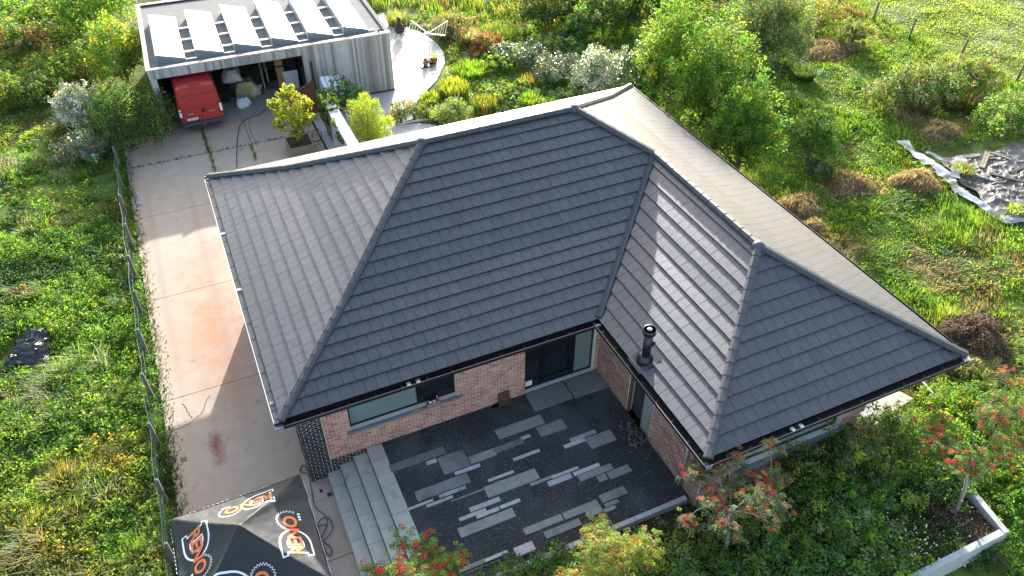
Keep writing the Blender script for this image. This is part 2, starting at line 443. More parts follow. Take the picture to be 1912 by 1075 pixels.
# driveway : slabs with open joints
drive = MB().box(-3.42, .86, -9, 24.0, GZ-.25, GZ-.035).box(.75, 5.5, 13.4, 24.0, GZ-.25, GZ-.035).build('driveway', SOIL)
tag(drive, 'pale pink concrete driveway beside the house', kind='structure')
yj = [-9, -2.4, float(G(290, 755)[1]), float(G(265, 566)[1]), float(G(245, 412)[1]), float(G(245, 315)[1]), 24.0]
def dslab(x0, x1, y0, y1):
    g_ = .012
    MB().box(x0+g_, x1-g_, y0+g_, y1-g_, GZ-.12, GZ).build('concrete_slab', CONC, drive)
for a, b in zip(yj[:-2], yj[1:-1]):
    dslab(-3.42, .858 if a < 13.4 else 5.5, a, b)
xa, xb = float(G(383, 262)[0]), float(G(465, 255)[0])
for x0, x1 in ((-3.42, xa), (xa, xb), (xb, 5.5)):
    dslab(x0, x1, yj[-2], yj[-1])
dslab(.75, 5.5, 13.4, yj[-3])
cv = G(343, 858)
MB().box(cv[0]-.09, cv[0]+.09, cv[1]-.09, cv[1]+.09, GZ-.01, GZ+.006).build('drain_cover', POSTM, drive)
# weeds growing in the joints
B = []
def along(p, q, n, w):
    for _ in range(n):
        t = random.random(); B.append((p[0]+(q[0]-p[0])*t+random.gauss(0, w), p[1]+(q[1]-p[1])*t+random.gauss(0, w), GZ))
along((xa, yj[-2]), (xa, 23.6), 130, .035); along((xa+.02, yj[-2]-2), (xa+.05, yj[-2]), 70, .03)
along((-3.4, yj[-2]), (5.4, yj[-2]), 160, .022); along((xb-.1, yj[-2]-1.6), (xb-.05, yj[-2]), 60, .03)
along((-3.38, 0), (-3.38, 23), 900, .12)
B = np.array(B); n = len(B)
V, Q = bladeset(B, RNG.normal(size=(n, 3))*np.array((.07, .07, 0)), RNG.uniform(.03, .12, n), RNG.uniform(.03, .06, n))
tag(npmesh('joint_weeds', V, Q, np.repeat(palcols(n, ['mid', 'dark', 'olive'], .3), 2, 0), LEAF), 'small weeds growing in the driveway joints', kind='stuff')
# hairline cracks
def crack(pts):
    mb = MB(); W2 = [G(*p) for p in pts]; fine = []
    for a, b in zip(W2[:-1], W2[1:]):
        for t in np.linspace(0, 1, 6)[:-1]:
            q = a+(b-a)*t; fine.append((q[0]+random.gauss(0, .02), q[1]+random.gauss(0, .02)))
    fine.append(W2[-1][:2])
    for a, b in zip(fine[:-1], fine[1:]):
        d = np.array(b)-np.array(a); s = np.array((-d[1], d[0]))/np.linalg.norm(d)*.011
        mb.add([(a[0]-s[0], a[1]-s[1], GZ+.004), (a[0]+s[0], a[1]+s[1], GZ+.004), (b[0]+s[0], b[1]+s[1], GZ+.004), (b[0]-s[0], b[1]-s[1], GZ+.004)], [(0, 1, 2, 3)])
    mb.build('crack', SOIL, drive)
crack([(315, 808), (345, 795), (375, 775), (393, 738)]); crack([(340, 752), (352, 770), (358, 782)]); crack([(463, 222), (470, 250), (480, 272)])

# rear patio (sunlit concrete) with a rounded outer edge
pts = [(5.6, 13.4), (14.2, 13.4), (12.0, 18.6), (10.4, 19.7), (9.3, 20.0), (9.4, 21.2), (11.0, 21.4)]
rim = [G(*p)[:2] for p in ((778, 190), (795, 170), (815, 150), (830, 118), (829, 98), (815, 80), (790, 62), (765, 52), (730, 45))]
pts += [tuple(p) for p in rim]+[(13.2, 34.5), (10.5, 34.5), (10.5, 23.7), (5.6, 23.7)]
n = len(pts)
mb = MB(); mb.add([(x, y, GZ) for x, y in pts]+[(x, y, GZ-.2) for x, y in pts], [tuple(range(n))]+[(i, n+i, n+(i+1) % n, (i+1) % n) for i in range(n)])
tag(mb.build('patio', PATIO), 'pale concrete patio behind the house', kind='structure')

# gravel terrace with slabs
terr = MB().box(2.57, XC+OV-.01, -5.0, OV-.004, -.9, 0).build('terrace', GRAV)
tag(terr, 'dark gravel terrace in the corner of the house', kind='structure')
n = 26000
px_ = np.stack([RNG.uniform(2.6, XC+OV-.05, n), RNG.uniform(-4.95, OV-.05, n)], 1)
s = RNG.uniform(.006, .017, n)
oct_ = np.array([(1, 0, 0), (0, 1, 0), (-1, 0, 0), (0, -1, 0), (0, 0, .8)])
ang = RNG.random(n)*6.28
Vs = np.empty((n, 5, 3)); ca, sa = np.cos(ang), np.sin(ang)
for i in range(5):
    Vs[:, i, 0] = px_[:, 0]+s*(oct_[i, 0]*ca-oct_[i, 1]*sa); Vs[:, i, 1] = px_[:, 1]+s*(oct_[i, 0]*sa+oct_[i, 1]*ca)*1.2; Vs[:, i, 2] = .001+s*oct_[i, 2]
me = bpy.data.meshes.new('gravel')
k = np.arange(n)[:, None]*5
T = np.concatenate([k+np.array([[0, 1, 4]]), k+np.array([[1, 2, 4]]), k+np.array([[2, 3, 4]]), k+np.array([[3, 0, 4]])], 1).reshape(-1, 3)
me.vertices.add(n*5); me.vertices.foreach_set('co', Vs.astype(np.float32).ravel())
me.loops.add(len(T)*3); me.loops.foreach_set('vertex_index', T.astype(np.int32).ravel())
me.polygons.add(len(T)); me.polygons.foreach_set('loop_start', np.arange(0, len(T)*3, 3, dtype=np.int32))
at = me.color_attributes.new('Col', 'FLOAT_COLOR', 'CORNER')
gc = np.clip(.046*np.exp(RNG.normal(size=n)*.7), .006, .28)
c4 = np.ones((n, 12, 4), np.float32); c4[:, :, :3] = (gc[:, None]*np.array([[.95, 1., 1.08]]))[:, None, :]
at.data.foreach_set('color', c4.ravel()); me.materials.append(PEB); me.update(calc_edges=True)
go = bpy.data.objects.new('gravel', me); COL.objects.link(go); tag(go, 'dark crushed gravel strewn over the terrace', kind='stuff')

slabs = [(640,295,912,255),(862,282,1030,280),(775,333,835,328),(497,440,655,425),(630,392,800,362),(737,445,886,407),(1040,340,1187,308),(1008,375,1130,350),(1125,340,1295,345),
 (75,482,382,415),(272,463,333,462),(332,445,512,480),(425,520,566,487),(210,625,515,572),(603,560,747,520),(340,642,490,605),(165,715,315,672),(272,695,420,655),(403,672,585,612),(580,600,885,552),
 (635,575,680,569),(828,580,972,542),(945,540,1093,500),(920,572,1060,548),(1058,522,1207,487),(1082,538,1278,500),(1183,540,1250,555),(1238,520,1378,512),(503,712,675,672),(448,765,600,727),(538,750,668,722),
 (665,700,781,675),(440,822,757,755),(790,822,1012,775),(1000,738,1205,700),(900,842,1110,800),(1105,700,1225,730),(1195,645,1355,632),(1225,690,1310,680),(1220,720,1295,712),(740,935,862,940),(585,985,718,950),
 (440,1040,600,1000),(460,1070,665,990),(797,92,1062,122),(1003,20,1262,57)]
pale = {2,5,6,7,10,12,14,15,16,17,23,24,28,29,30,31,40,41,22}
rects = []
for i, (a, b, c, d) in enumerate(slabs):
    p = G(700+a*.3489, 700+b*.3489, .03); q = G(700+c*.3489, 700+d*.3489, .03)
    x0, x1 = sorted((p[0], q[0])); y0, y1 = sorted((p[1], q[1]))
    zt = .032+random.uniform(-.006, .006)+(i % 5)*.001
    if i == 40: zt = .11
    if i >= 44: zt = .06; x1 = min(x1, XC+OV-.02); y1 = OV-.06
    rects.append((x0, x1, y0, y1, zt)); mb = MB(); e_ = .006
    mb.add([(x0, y0, -.03), (x1, y0, -.03), (x1, y1, -.03), (x0, y1, -.03), (x0, y0, zt-e_), (x1, y0, zt-e_), (x1, y1, zt-e_), (x0, y1, zt-e_),
            (x0+e_, y0+e_, zt), (x1-e_, y0+e_, zt), (x1-e_, y1-e_, zt), (x0+e_, y1-e_, zt)],
           [(0, 1, 5, 4), (1, 2, 6, 5), (2, 3, 7, 6), (3, 0, 4, 7), (4, 5, 9, 8), (5, 6, 10, 9), (6, 7, 11, 10), (7, 4, 8, 11), (8, 9, 10, 11)])
    mb.build('paving_slab', SLABP if i in pale else SLAB, terr)
# gravel kicked onto the slabs
mbg = MB()
for (x0, x1, y0, y1, zt) in rects:
    for _ in range(int(6+26*(x1-x0)*(y1-y0))):
        x, y = random.uniform(x0+.02, x1-.02), random.choice((y0, y1, random.uniform(y0, y1)))
        y = min(max(y+random.gauss(0, .04), y0+.02), y1-.02); s_ = random.uniform(.006, .014)
        mbg.add([(x+s_, y, zt), (x, y+s_, zt), (x-s_, y, zt), (x, y-s_*1.2, zt), (x, y, zt+s_)], [(0, 1, 4), (1, 2, 4), (2, 3, 4), (3, 0, 4)], (random.uniform(.02, .07),)*3)
tag(mbg.build('spilled_gravel', PEB), 'loose gravel scattered on the paving slabs', kind='stuff')
# kerb along the front of the terrace
for i in range(9):
    x0 = 3.1+i*.84
    if x0 > XC+OV-.3: break
    MB().box(x0+.008, min(x0+.832, XC+OV-.02), -5.14, -5.002, -.3, .075).build('kerb_stone', CONCW, terr)

# planting bed in front and its walls
bed = MB()
n1, n2 = 60, 26
bx_, by_ = np.linspace(2.58, 17.2, n1), np.linspace(-9.5, -5.15, n2)
Xb, Yb = np.meshgrid(bx_, by_)
Zb = -.14+.1*(vn(Xb, Yb, .9, 4)-.5)
for j in range(n2-1):
    for i in range(n1-1): pass
k = (np.arange(n2-1)[:, None]*n1+np.arange(n1-1)[None, :]).ravel()
bo = npmesh('planting_bed', np.stack([Xb, Yb, Zb], 2).reshape(-1, 3), np.stack([k, k+1, k+n1+1, k+n1], 1), None, SOIL)
tag(bo, 'dark soil of the planting bed before the terrace', kind='structure')
PLW = mat('planter_concrete', (.40,.41,.41), .8, var=.12, scale=3, stain=[((.2,.22,.17), .9, .5, .72, 3.)])
e = empty('planter_wall', (17.1, -9.6, GZ), 'low white concrete planter wall at the corner of the front bed', 'wall')
c0, c1, c2, c3 = (17.16, -9.6), (17.5, -7.6), (17.85, -5.6), (2.58, -9.6)
def wallseg(a, b, w, z0, z1, nm, m):
    a, b = np.array(a), np.array(b); d = b-a; s = np.array((-d[1], d[0]))/np.linalg.norm(d)*w
    P4 = [a, b, b+s, a+s]
    MB().add([(p[0], p[1], z) for z in (z0, z1) for p in P4], [(3, 2, 1, 0), (4, 5, 6, 7), (0, 1, 5, 4), (1, 2, 6, 5), (2, 3, 7, 6), (3, 0, 4, 7)]).build(nm, m, e)
wallseg((8.0, -9.6), (15.42, -9.6), .17, GZ-.3, .085, 'wall_panel', PLW)
wallseg((15.43, -9.6), (16.985, -9.6), .17, GZ-.3, .085, 'wall_panel', PLW)
wallseg((17.16, -9.6), (17.5, -7.6), .17, GZ-.3, .1, 'wall_panel', PLW)
wallseg((17.503, -7.58), (17.85, -5.6), .17, GZ-.3, .095, 'wall_panel', PLW)

# steps
st = empty('garden_steps', (1.7, -2.5, GZ), 'grey concrete steps climbing from the driveway to the gravel terrace', 'steps')
xs = [.84, 1.25, 1.68, 2.10, 2.568]
for i in range(4):
    zt = GZ+.17*(i+1)
    x1 = xs[i+1]
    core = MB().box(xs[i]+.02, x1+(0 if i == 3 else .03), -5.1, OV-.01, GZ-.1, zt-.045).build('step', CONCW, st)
    y = OV-.012; k = 0
    L0 = [.55, .95, .75, .55][i]
    while y > -5.1:
        y2 = max(y-(L0 if k == 0 else .985), -5.1)
        MB().box(xs[i], x1+.02 if i < 3 else x1, y2+.007, y-.007, zt-.044, zt).build('step_slab', STEPM, core)
        y = y2; k += 1
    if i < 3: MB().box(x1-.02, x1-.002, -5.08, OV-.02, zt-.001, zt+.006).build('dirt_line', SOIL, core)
# drain cover beside the steps
dc = G(602, 918)
e = empty('drain_grate', (dc[0], dc[1], GZ), 'broken square concrete drain cover by the lowest step', 'drain')
MB().box(dc[0]-.26, dc[0]+.26, dc[1]-.27, dc[1]+.27, GZ-.05, GZ+.012).build('cover', CONC, e)
MB().box(dc[0]-.07, dc[0]+.02, dc[1]-.02, dc[1]+.1, GZ-.04, GZ+.016).build('hole', CLUT, e)
MB().box(dc[0]+.1, dc[0]+.24, dc[1]-.25, dc[1]-.12, GZ-.04, GZ+.015).build('hole', CLUT, e)

# ================================================================= HOUSE
house = empty('house', (9.0, 4.0, 0), 'single storey brick house with a dark grey tiled hipped roof', 'house')
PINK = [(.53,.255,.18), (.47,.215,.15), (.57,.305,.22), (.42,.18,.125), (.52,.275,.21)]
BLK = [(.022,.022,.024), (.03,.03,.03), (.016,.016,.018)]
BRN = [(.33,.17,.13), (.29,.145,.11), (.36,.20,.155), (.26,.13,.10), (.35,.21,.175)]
def cells(L0, L1, z0, z1, ops):
    ss = sorted({L0, L1, *[v for o in ops for v in o[:2]]}); zs = sorted({z0, z1, *[v for o in ops for v in o[2:]]})
    ss = [s for s in ss if L0 <= s <= L1]; zs = [z for z in zs if z0 <= z <= z1]
    for a, b in zip(ss[:-1], ss[1:]):
        for c, d in zip(zs[:-1], zs[1:]):
            m = ((a+b)/2, (c+d)/2)
            if not any(o[0] < m[0] < o[1] and o[2] < m[1] < o[3] for o in ops): yield a, b, c, d
def brickwall(org, dr, nrm, L, z0, z1, ops, colf, ch=.083, bl=.222, joint=.02, th=.3, core_L=None, seam=None):
    org, dr, nrm = np.array(org, float), np.array(dr, float), np.array(nrm, float); up = np.array((0, 0, 1.))
    core = MB()
    for a, b, c, d in cells(0, core_L or L, z0, z1, ops):
        core.obox(org+dr*(a+b)/2-nrm*(th/2)+up*(c+d)/2, dr*(b-a)/2, -nrm*th/2, up*(d-c)/2)
    w = core.build('wall', MORTAR, house)
    mb = MB(); nz = int((z1-z0)/ch)
    for i in range(nz):
        a0 = z0+i*ch+joint/2; a1 = a0+ch-joint; zm = (a0+a1)/2
        s = -bl*(.5 if i % 2 else 0)-random.random()*.01
        blocked = sorted([(o[0], o[1]) for o in ops if o[2] < zm < o[3]]+([(seam-.006, seam+.006)] if seam else []))
        while s < L:
            lo, hi = max(s+joint/2, .004), min(s+bl-joint/2, L-.004); s += bl
            segs = [(lo, hi)]
            for b0, b1 in blocked:
                segs = [t for (p, q) in segs for t in ((p, min(q, b0-.004)), (max(p, b1+.004), q)) if t[1]-t[0] > .03]
            for p, q in segs:
                if q-p < .03: continue
                cl = np.array(random.choice(colf((p+q)/2, zm)))*random.uniform(.82, 1.15)
                pr = .009+random.uniform(0, .004)
                o_ = org+dr*(p+q)/2+up*zm
                A = o_-dr*(q-p)/2-up*(a1-a0)/2; Bq = dr*(q-p); Cq = up*(a1-a0); Nq = nrm*pr
                mb.add([A-nrm*.004, A+Bq-nrm*.004, A+Bq+Cq-nrm*.004, A+Cq-nrm*.004, A+Nq, A+Bq+Nq, A+Bq+Cq+Nq, A+Cq+Nq],
                       [(4, 5, 6, 7), (0, 1, 5, 4), (1, 2, 6, 5), (2, 3, 7, 6), (3, 0, 4, 7)], tuple(cl))
    o = mb.build('bricks', BRICK, w); o['kind'] = 'stuff'
    return w
WT = 2.52
# front wall of the main block, openings measured from the photograph
Yw = OV
def fx(px, py): return GY(px, py, Yw)
wl, wr = fx(500+480*.3163, 560+690*.3163), fx(500+1105*.3163, 560+480*.3163)
wz0 = fx(500+495*.3163, 560+765*.3163)[2]; WX0, WX1 = wl[0]-.02, wr[0]+.03
DX0 = fx(980, 700)[0]; DX1 = XC+OV-.14
WZ0 = float(wz0)-.02; WZ1 = 2.38; DZ1 = 2.38
bcol = OV+.62
def fcol(s, z): return BLK if (s < .66 and z < 2.6) or z < -.02 else PINK
brickwall((OV, Yw, 0), (1, 0, 0), (0, -1, 0), DX1+.14-OV, GZ-.05, WT, [(WX0-OV, WX1-OV, WZ0, WZ1), (DX0-OV, DX1-OV, -.0001, DZ1)], fcol, seam=.66)
# left wall, stops at the covered recess at the back
brickwall((OV, 9.6, 0), (0, -1, 0), (-1, 0, 0), 9.6-OV, GZ-.05, WT, [], lambda s, z: BLK if z < -.1 or s > 8.3 else PINK, core_L=9.6-OV-.302)
# left side wall of the wing
XW = XC+OV
def wy(px, py): return GX(px, py, XW)
oz = wy(1187, 690); o0, o1 = float(Yw-wy(1183, 770)[1]), float(Yw-wy(1205, 790)[1])
oa, ob = .02+1.70, .02+2.28
oa = float(Yw-G(1174, 762, 0)[1]); ob = float(Yw-G(1197, 794, 0)[1]); oc = float(Yw-G(1215, 818, 0)[1])
LW = LL-OV+Yw
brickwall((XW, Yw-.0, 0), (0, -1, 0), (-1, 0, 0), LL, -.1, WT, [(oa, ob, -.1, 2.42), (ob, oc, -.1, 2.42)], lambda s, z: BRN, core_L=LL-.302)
MB().box(XW+.06, XW+.25, Yw-oc+.0, Yw-ob, -.1, 2.42).build('block_infill', mat('block_infill', (.2,.2,.18), .9, var=.25, scale=5), house)
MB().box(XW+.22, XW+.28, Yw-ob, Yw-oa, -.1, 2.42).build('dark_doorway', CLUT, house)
MB().box(XW+.02, XW+.10, Yw-oa-.09, Yw-oa-.003, -.08, 2.40).build('door_frame', WOODR, house)
# front wall of the wing
YF = -LL+OV
def ff(px, py): return GY(px, py, YF)
vx1 = ff(1250+672*.488, 550+445*.488)[0]; vz0 = ff(1250+650*.488, 550+505*.488)[2]
vx0 = XW+1.2; XR = 15.44
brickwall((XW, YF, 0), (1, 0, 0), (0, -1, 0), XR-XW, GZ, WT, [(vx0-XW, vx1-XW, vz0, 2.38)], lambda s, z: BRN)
# right wall, back wall
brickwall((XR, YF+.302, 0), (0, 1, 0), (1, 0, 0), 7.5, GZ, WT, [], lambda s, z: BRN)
MB().box(XR-.3, W_-OV, YF+7.8, YF+8.1, GZ, WT).build('wall', MORTAR, house)
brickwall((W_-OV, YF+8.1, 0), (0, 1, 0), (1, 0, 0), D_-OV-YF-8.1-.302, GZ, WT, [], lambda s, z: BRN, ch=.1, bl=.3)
MB().box(XR+.05, W_-.2, YF+.2, YF+7.8, GZ-.1, GZ+.02).build('porch_floor', CONCW, house)
MB().box(5.0, W_-OV, D_-OV-.3, D_-OV, GZ, WT).build('wall', MORTAR, house)
MB().box(OV+.301, 5.3, 9.3, 9.6, GZ, WT).build('wall', MORTAR, house)
MB().box(5.0, 5.3, 9.6, D_-OV-.3, GZ, WT).build('wall', MORTAR, house)

def window(x0, x1, z0, z1, y, splits, panes, name='window', depth=.14, fr=.06):
    """frame in a wall that faces -y; splits = mullion x positions"""
    w = MB()
    yb, yf = y+depth+.06, y+depth
    w.box(x0, x0+fr, yf, yb, z0, z1).box(x1-fr, x1, yf, yb, z0, z1).box(x0+fr, x1-fr, yf, yb, z1-fr, z1).box(x0+fr, x1-fr, yf, yb, z0, z0+fr*1.3)
    for s, ww in splits: w.box(s-ww/2, s+ww/2, yf-.012, yb-.003, z0+fr, z1-fr)
    o = w.build(name, FRAME, house)
    ed = [x0+fr]+[v for s, ww in splits for v in (s-ww/2, s+ww/2)]+[x1-fr]
    for i, m in enumerate(panes):
        MB().box(ed[2*i], ed[2*i+1], yf+.02, yf+.034, z0+fr*1.3, z1-fr).build('pane', m, o)
    return o
ms = fx(500+897*.3163, 560+560*.3163)[0]
w1 = window(WX0, WX1, WZ0, WZ1, Yw, [(ms, .13)], [GLASSP, GLASSD])
MB().box(ms+.1, WX1-.1, Yw+.125, Yw+.14, WZ1-.55, WZ1-.53).build('glazing_bar', FRAME, w1)
# bluestone sill in three lengths
sl0, sl1 = WX0-.12, WX1+.16
for a, b in ((0, .34), (.34, .68), (.68, 1)):
    MB().box(sl0+(sl1-sl0)*a+.003, sl0+(sl1-sl0)*b-.003, Yw-.09, Yw+.15, WZ0-.09, WZ0-.004).build('sill', SILL, house)
d1, d2 = fx(980+50, 700)[0], fx(1080, 650)[0]
d1 = fx(500+1635*.3163, 560+360*.3163)[0]; d2 = fx(500+1810*.3163, 560+300*.3163)[0]
dr = window(DX0, DX1, .0, DZ1, Yw, [(d1, .16), (d2, .2)], [GLASSD, GLASSD, GLASSP], 'glazed_door', .16, .07)
MB().box(d2-.16, d2-.13, Yw+.1, Yw+.15, .95, 1.25).build('handle', BLACK, dr)
MB().box(DX0+.1, DX0+.34, Yw+.165, Yw+.175, .12, .34).build('paper_notice', WHITE, dr)
ws = window(vx0, vx1, vz0, 2.38, YF, [], [GLASSP], 'window', .16, .07)
for a, b in ((0, .33), (.33, .66), (.66, 1)):
    L0, L1 = vx0-.1, vx1+.15
    MB().box(L0+(L1-L0)*a+.003, L0+(L1-L0)*b-.003, YF-.1, YF+.17, vz0-.1, vz0-.004).build('sill', SILL, house)

# ---- roof
roof = MB()
def SL(name):
    return dict(front=((0, 0), (1, 0), (0, 1)), left=((0, D_), (0, -1), (1, 0)), back=((W_, D_), (-1, 0), (0, -1)), right=((W_, -LL), (0, 1), (-1, 0)),
                wleft=((XC, 0), (0, -1), (1, 0)), wfront=((XC, -LL), (1, 0), (0, 1)))[name]
POLY = dict(front=[[(0, 0), (XC, 0), (W_-WW/2, WW/2), (W_-D_/2, D_/2), (D_/2, D_/2)]], left=[[(0, 0), (D_, 0), (D_/2, D_/2)]],
            back=[[(0, 0), (W_, 0), (W_-D_/2, D_/2), (D_/2, D_/2)]],
            right=[[(0, 0), (LL+D_, 0), (LL+D_-WW/2, WW/2), (WW/2, WW/2)], [(LL+WW/2, WW/2), (LL+D_-WW/2, WW/2), (LL+D_/2, D_/2)]],
            wleft=[[(0, 0), (LL, 0), (LL-WW/2, WW/2), (-WW/2, WW/2)]], wfront=[[(0, 0), (WW, 0), (WW/2, WW/2)]])
def clip(poly, a, b, c):
    """keep a*x+b*y>=c"""
    out = []
    for i in range(len(poly)):
        p, q = poly[i], poly[(i+1) % len(poly)]
        dp, dq = a*p[0]+b*p[1]-c, a*q[0]+b*q[1]-c
        if dp >= 0: out.append(p)
        if (dp >= 0) != (dq >= 0):
            t = dp/(dp-dq); out.append((p[0]+(q[0]-p[0])*t, p[1]+(q[1]-p[1])*t))
    return out
def clipconv(poly, conv):
    for i in range(len(conv)):
        p, q = conv[i], conv[(i+1) % len(conv)]
        nx_, ny_ = -(q[1]-p[1]), q[0]-p[0]
        poly = clip(poly, nx_, ny_, nx_*p[0]+ny_*p[1])
        if len(poly) < 3: return []
    return poly
def parea(p):
    return abs(sum(p[i][0]*p[(i+1) % len(p)][1]-p[(i+1) % len(p)][0]*p[i][1] for i in range(len(p))))/2
def wpt(sl, s, h, off=0., zoff=0.):
    (ox, oy), d, n = SL(sl); t = T2 if h <= KK else T1
    nl = math.hypot(1, t)
    return (ox+d[0]*s+n[0]*(h-off*t/nl), oy+d[1]*s+n[1]*(h-off*t/nl), rz(h)+off/nl+zoff)
for sl, pl in POLY.items():
    for p in pl:
        for lo, hi in ((-.02, KK), (KK, 9)):
            q = clip(clip(p, 0, 1, lo), 0, -1, -hi)
            if len(q) > 2: roof.add([wpt(sl, s, h, -.035) for s, h in q], [tuple(range(len(q)))])
roof_o = roof.build('roof', UNDER, house)
# soffit under the eaves
MB().add([(0, 0, 2.53), (XC, 0, 2.53), (XC, -LL, 2.53), (W_, -LL, 2.53), (W_, D_, 2.53), (0, D_, 2.53)], [(5, 4, 3, 2, 1, 0)]).build('soffit', DKBROWN, house)

TW = .342
G2 = KK/7; G1 = (D_/2-KK)/10
hs = [i*G2 for i in range(8)]+[KK+(i+1)*G1 for i in range(10)]
full = []; rest = MB()
THK = .046
def tcol():
    k_ = random.gauss(1, .1); return (TBASE[0]*k_, TBASE[1]*k_, TBASE[2]*k_)
for sl, pl in POLY.items():
    hmax = max(h for p in pl for s, h in p)
    for ci in range(len(hs)-1):
        h0, h1 = hs[ci], hs[ci+1]
        if h0 >= hmax-.03: break
        t = T2 if h0 < KK-.01 else T1; nl = math.hypot(1, t)
        hlo = h0-(.05 if ci == 0 else .0)
        smin = min(s for p in pl for s, h in p); smax = max(s for p in pl for s, h in p)
        s = smin-(TW/2 if ci % 2 else 0)-.05
        while s < smax:
            a, b = s+.0045, s+TW-.0045; s += TW
            jz = random.uniform(-.0022, .0022)
            rect = [(a, h0), (b, h0), (b, h1+.02), (a, h1+.02)]
            got = False
            for p in pl:
                q = clipconv(rect, p)
                if len(q) < 3 or parea(q) < .002: continue
                isfull = parea(q) > parea(rect)*.999
                if isfull:
                    full.append((sl, a, b, h0, h1, t, jz))
                else:
                    n = len(q)
                    top = []; bot = []
                    for (s_, h_) in q:
                        f = (h_-h0)/(h1-h0)
                        top.append(wpt(sl, s_, max(h_, h0) if t == T2 else h_+1e-6, THK*(1-f)+.004+jz)); bot.append(wpt(sl, s_, h_ if t == T2 else h_+1e-6, -.03))
                    rest.add(top+bot, [tuple(range(n))]+[(i, n+i, n+(i+1) % n, (i+1) % n) for i in range(n)], tcol())
def tile_frame(e):
    sl, a, b, h0, h1, t, jz = e
    (ox, oy), d, n = SL(sl); nl = math.hypot(1, t)
    ex = Vector((d[0], d[1], 0)); ey = Vector((n[0], n[1], t)).normalized(); ez = Vector((-n[0]*t, -n[1]*t, 1)).normalized()
    if ex.cross(ey).dot(ez) < 0: raise RuntimeError('frame')
    loc = Vector((ox+d[0]*(a+b)/2+n[0]*h0, oy+d[1]*(a+b)/2+n[1]*h0, rz(h0)))+ez*jz
    return ex, ey, ez, loc
def tilemesh(gl):
    hw = TW/2-.0045; ln = gl+.03
    vs = []
    prof = [(.045, -.02), (.006, THK-.014), (.0, THK-.006), (.005, THK), (ln, .002), (ln, -.03)]
    mb = MB(); m = len(prof)
    for sx in (-hw, hw): vs += [(sx, y, z) for y, z in prof]
    mb.add(vs, [tuple(range(m)), tuple(range(2*m-1, m-1, -1))]+[(i, m+i, m+(i+1) % m, (i+1) % m)[::-1] for i in range(m)])
    o = mb.build('tile_shape', TILE, None, link=False); return o.data
TM = {T2: tilemesh(G2*math.hypot(1, T2)), T1: tilemesh(G1*math.hypot(1, T1))}
cv_ = Vector(CAM)
def score(e):
    ex, ey, ez, loc = tile_frame(e); v = cv_-loc
    x = (loc-cv_).dot(Vector(_r))/(loc-cv_).dot(Vector(_f))
    if abs(x) > .66: return 0
    return max(ez.dot(v.normalized()), 0)/v.length_squared
full.sort(key=score, reverse=True)
for i, e in enumerate(full):
    ex, ey, ez, loc = tile_frame(e)
    # tiny settling tilt so that the field is not perfectly even
    if i < 300:
        m = Matrix(((ex.x, ey.x, ez.x, loc.x), (ex.y, ey.y, ez.y, loc.y), (ex.z, ey.z, ez.z, loc.z), (0, 0, 0, 1)))
        o = bpy.data.objects.new('roof_tile', TM[e[5]]); COL.objects.link(o)
        o.parent = roof_o; o.matrix_basis = m
    else:
        me = TM[e[5]]
        rest.add([tuple(loc+ex*v.co.x+ey*v.co.y+ez*v.co.z) for v in me.vertices], [tuple(p.vertices) for p in me.polygons], tcol())
ro = rest.build('tile_field', TILEF, roof_o); ro['kind'] = 'stuff'

# ridge and hip caps
def capmesh(L, w=.125, hgt=.085):
    mb = MB(); prof = [(-w, -.045), (-w*.93, .012), (-w*.45, hgt), (w*.45, hgt), (w*.93, .012), (w, -.045)]
    vs = []
    for y, sc in ((0, 1.06), (L+.03, .97)): vs += [(x*sc, y, z*sc+(.006 if y == 0 else 0)) for x, z in prof]
    m = len(prof)
    mb.add(vs, [tuple(range(m)), tuple(range(2*m-1, m-1, -1))]+[(i, m+i, m+i+1, i+1)[::-1] for i in range(m-1)])
    return mb.build('cap_shape', CAPM, None, link=False).data
CM = capmesh(.40)
def caprun(a, b, nm='hip_cap'):
    a, b = Vector(a), Vector(b); d = (b-a); L = d.length; d.normalize(); n = max(int(round(L/.40)), 1)
    ex = d.cross(Vector((0, 0, 1))).normalized(); ez = ex.cross(d)
    for i in range(n):
        p = a+d*(L*i/n)+ez*.02
        o = bpy.data.objects.new(nm, CM); COL.objects.link(o); o.parent = roof_o
        sc = (L/n)/.40
        o.matrix_basis = Matrix(((ex.x, d.x*sc, ez.x, p.x), (ex.y, d.y*sc, ez.y, p.y), (ex.z, d.z*sc, ez.z, p.z), (0, 0, 0, 1)))
def hp(x, y, h): return (x, y, rz(h)+.03)
r1, r2, xx, r3 = hp(D_/2, D_/2, D_/2), hp(W_-D_/2, D_/2, D_/2), hp(W_-WW/2, WW/2, WW/2), hp(W_-WW/2, -LL+WW/2, WW/2)
for (cx_, cy_, sx, sy, top) in ((0, 0, 1, 1, r1), (0, D_, 1, -1, r1), (W_, D_, -1, -1, r2), (XC, -LL, 1, 1, r3), (W_, -LL, -1, 1, r3)):
    kp = hp(cx_+sx*KK, cy_+sy*KK, KK)
    caprun(hp(cx_-.03*sx, cy_-.03*sy, 0), kp); caprun(kp, top)
caprun(xx, r2); caprun(r1, r2, 'ridge_cap'); caprun(r3, xx, 'ridge_cap')
for p in (r1, r2, r3):
    MB().lathe((p[0], p[1], p[2]-.1), [(.19, 0), (.2, .08), (.18, .15), (.13, .21), (.05, .245), (0.001, .25)], 20).build('ridge_end_dome', CAPM, roof_o, smooth=True)
# loose ridge battens lying behind the ridge
for t0, t1 in ((.02, .3), (.62, .98)):
    a, b = Vector(r1), Vector(r2)
    p, q = a.lerp(b, t0)+Vector((0, .36, -.08)), a.lerp(b, t1)+Vector((0, .36, -.08))
    MB().bar(p, q, .14, .1).build('spare_cap_row', CAPM, roof_o)
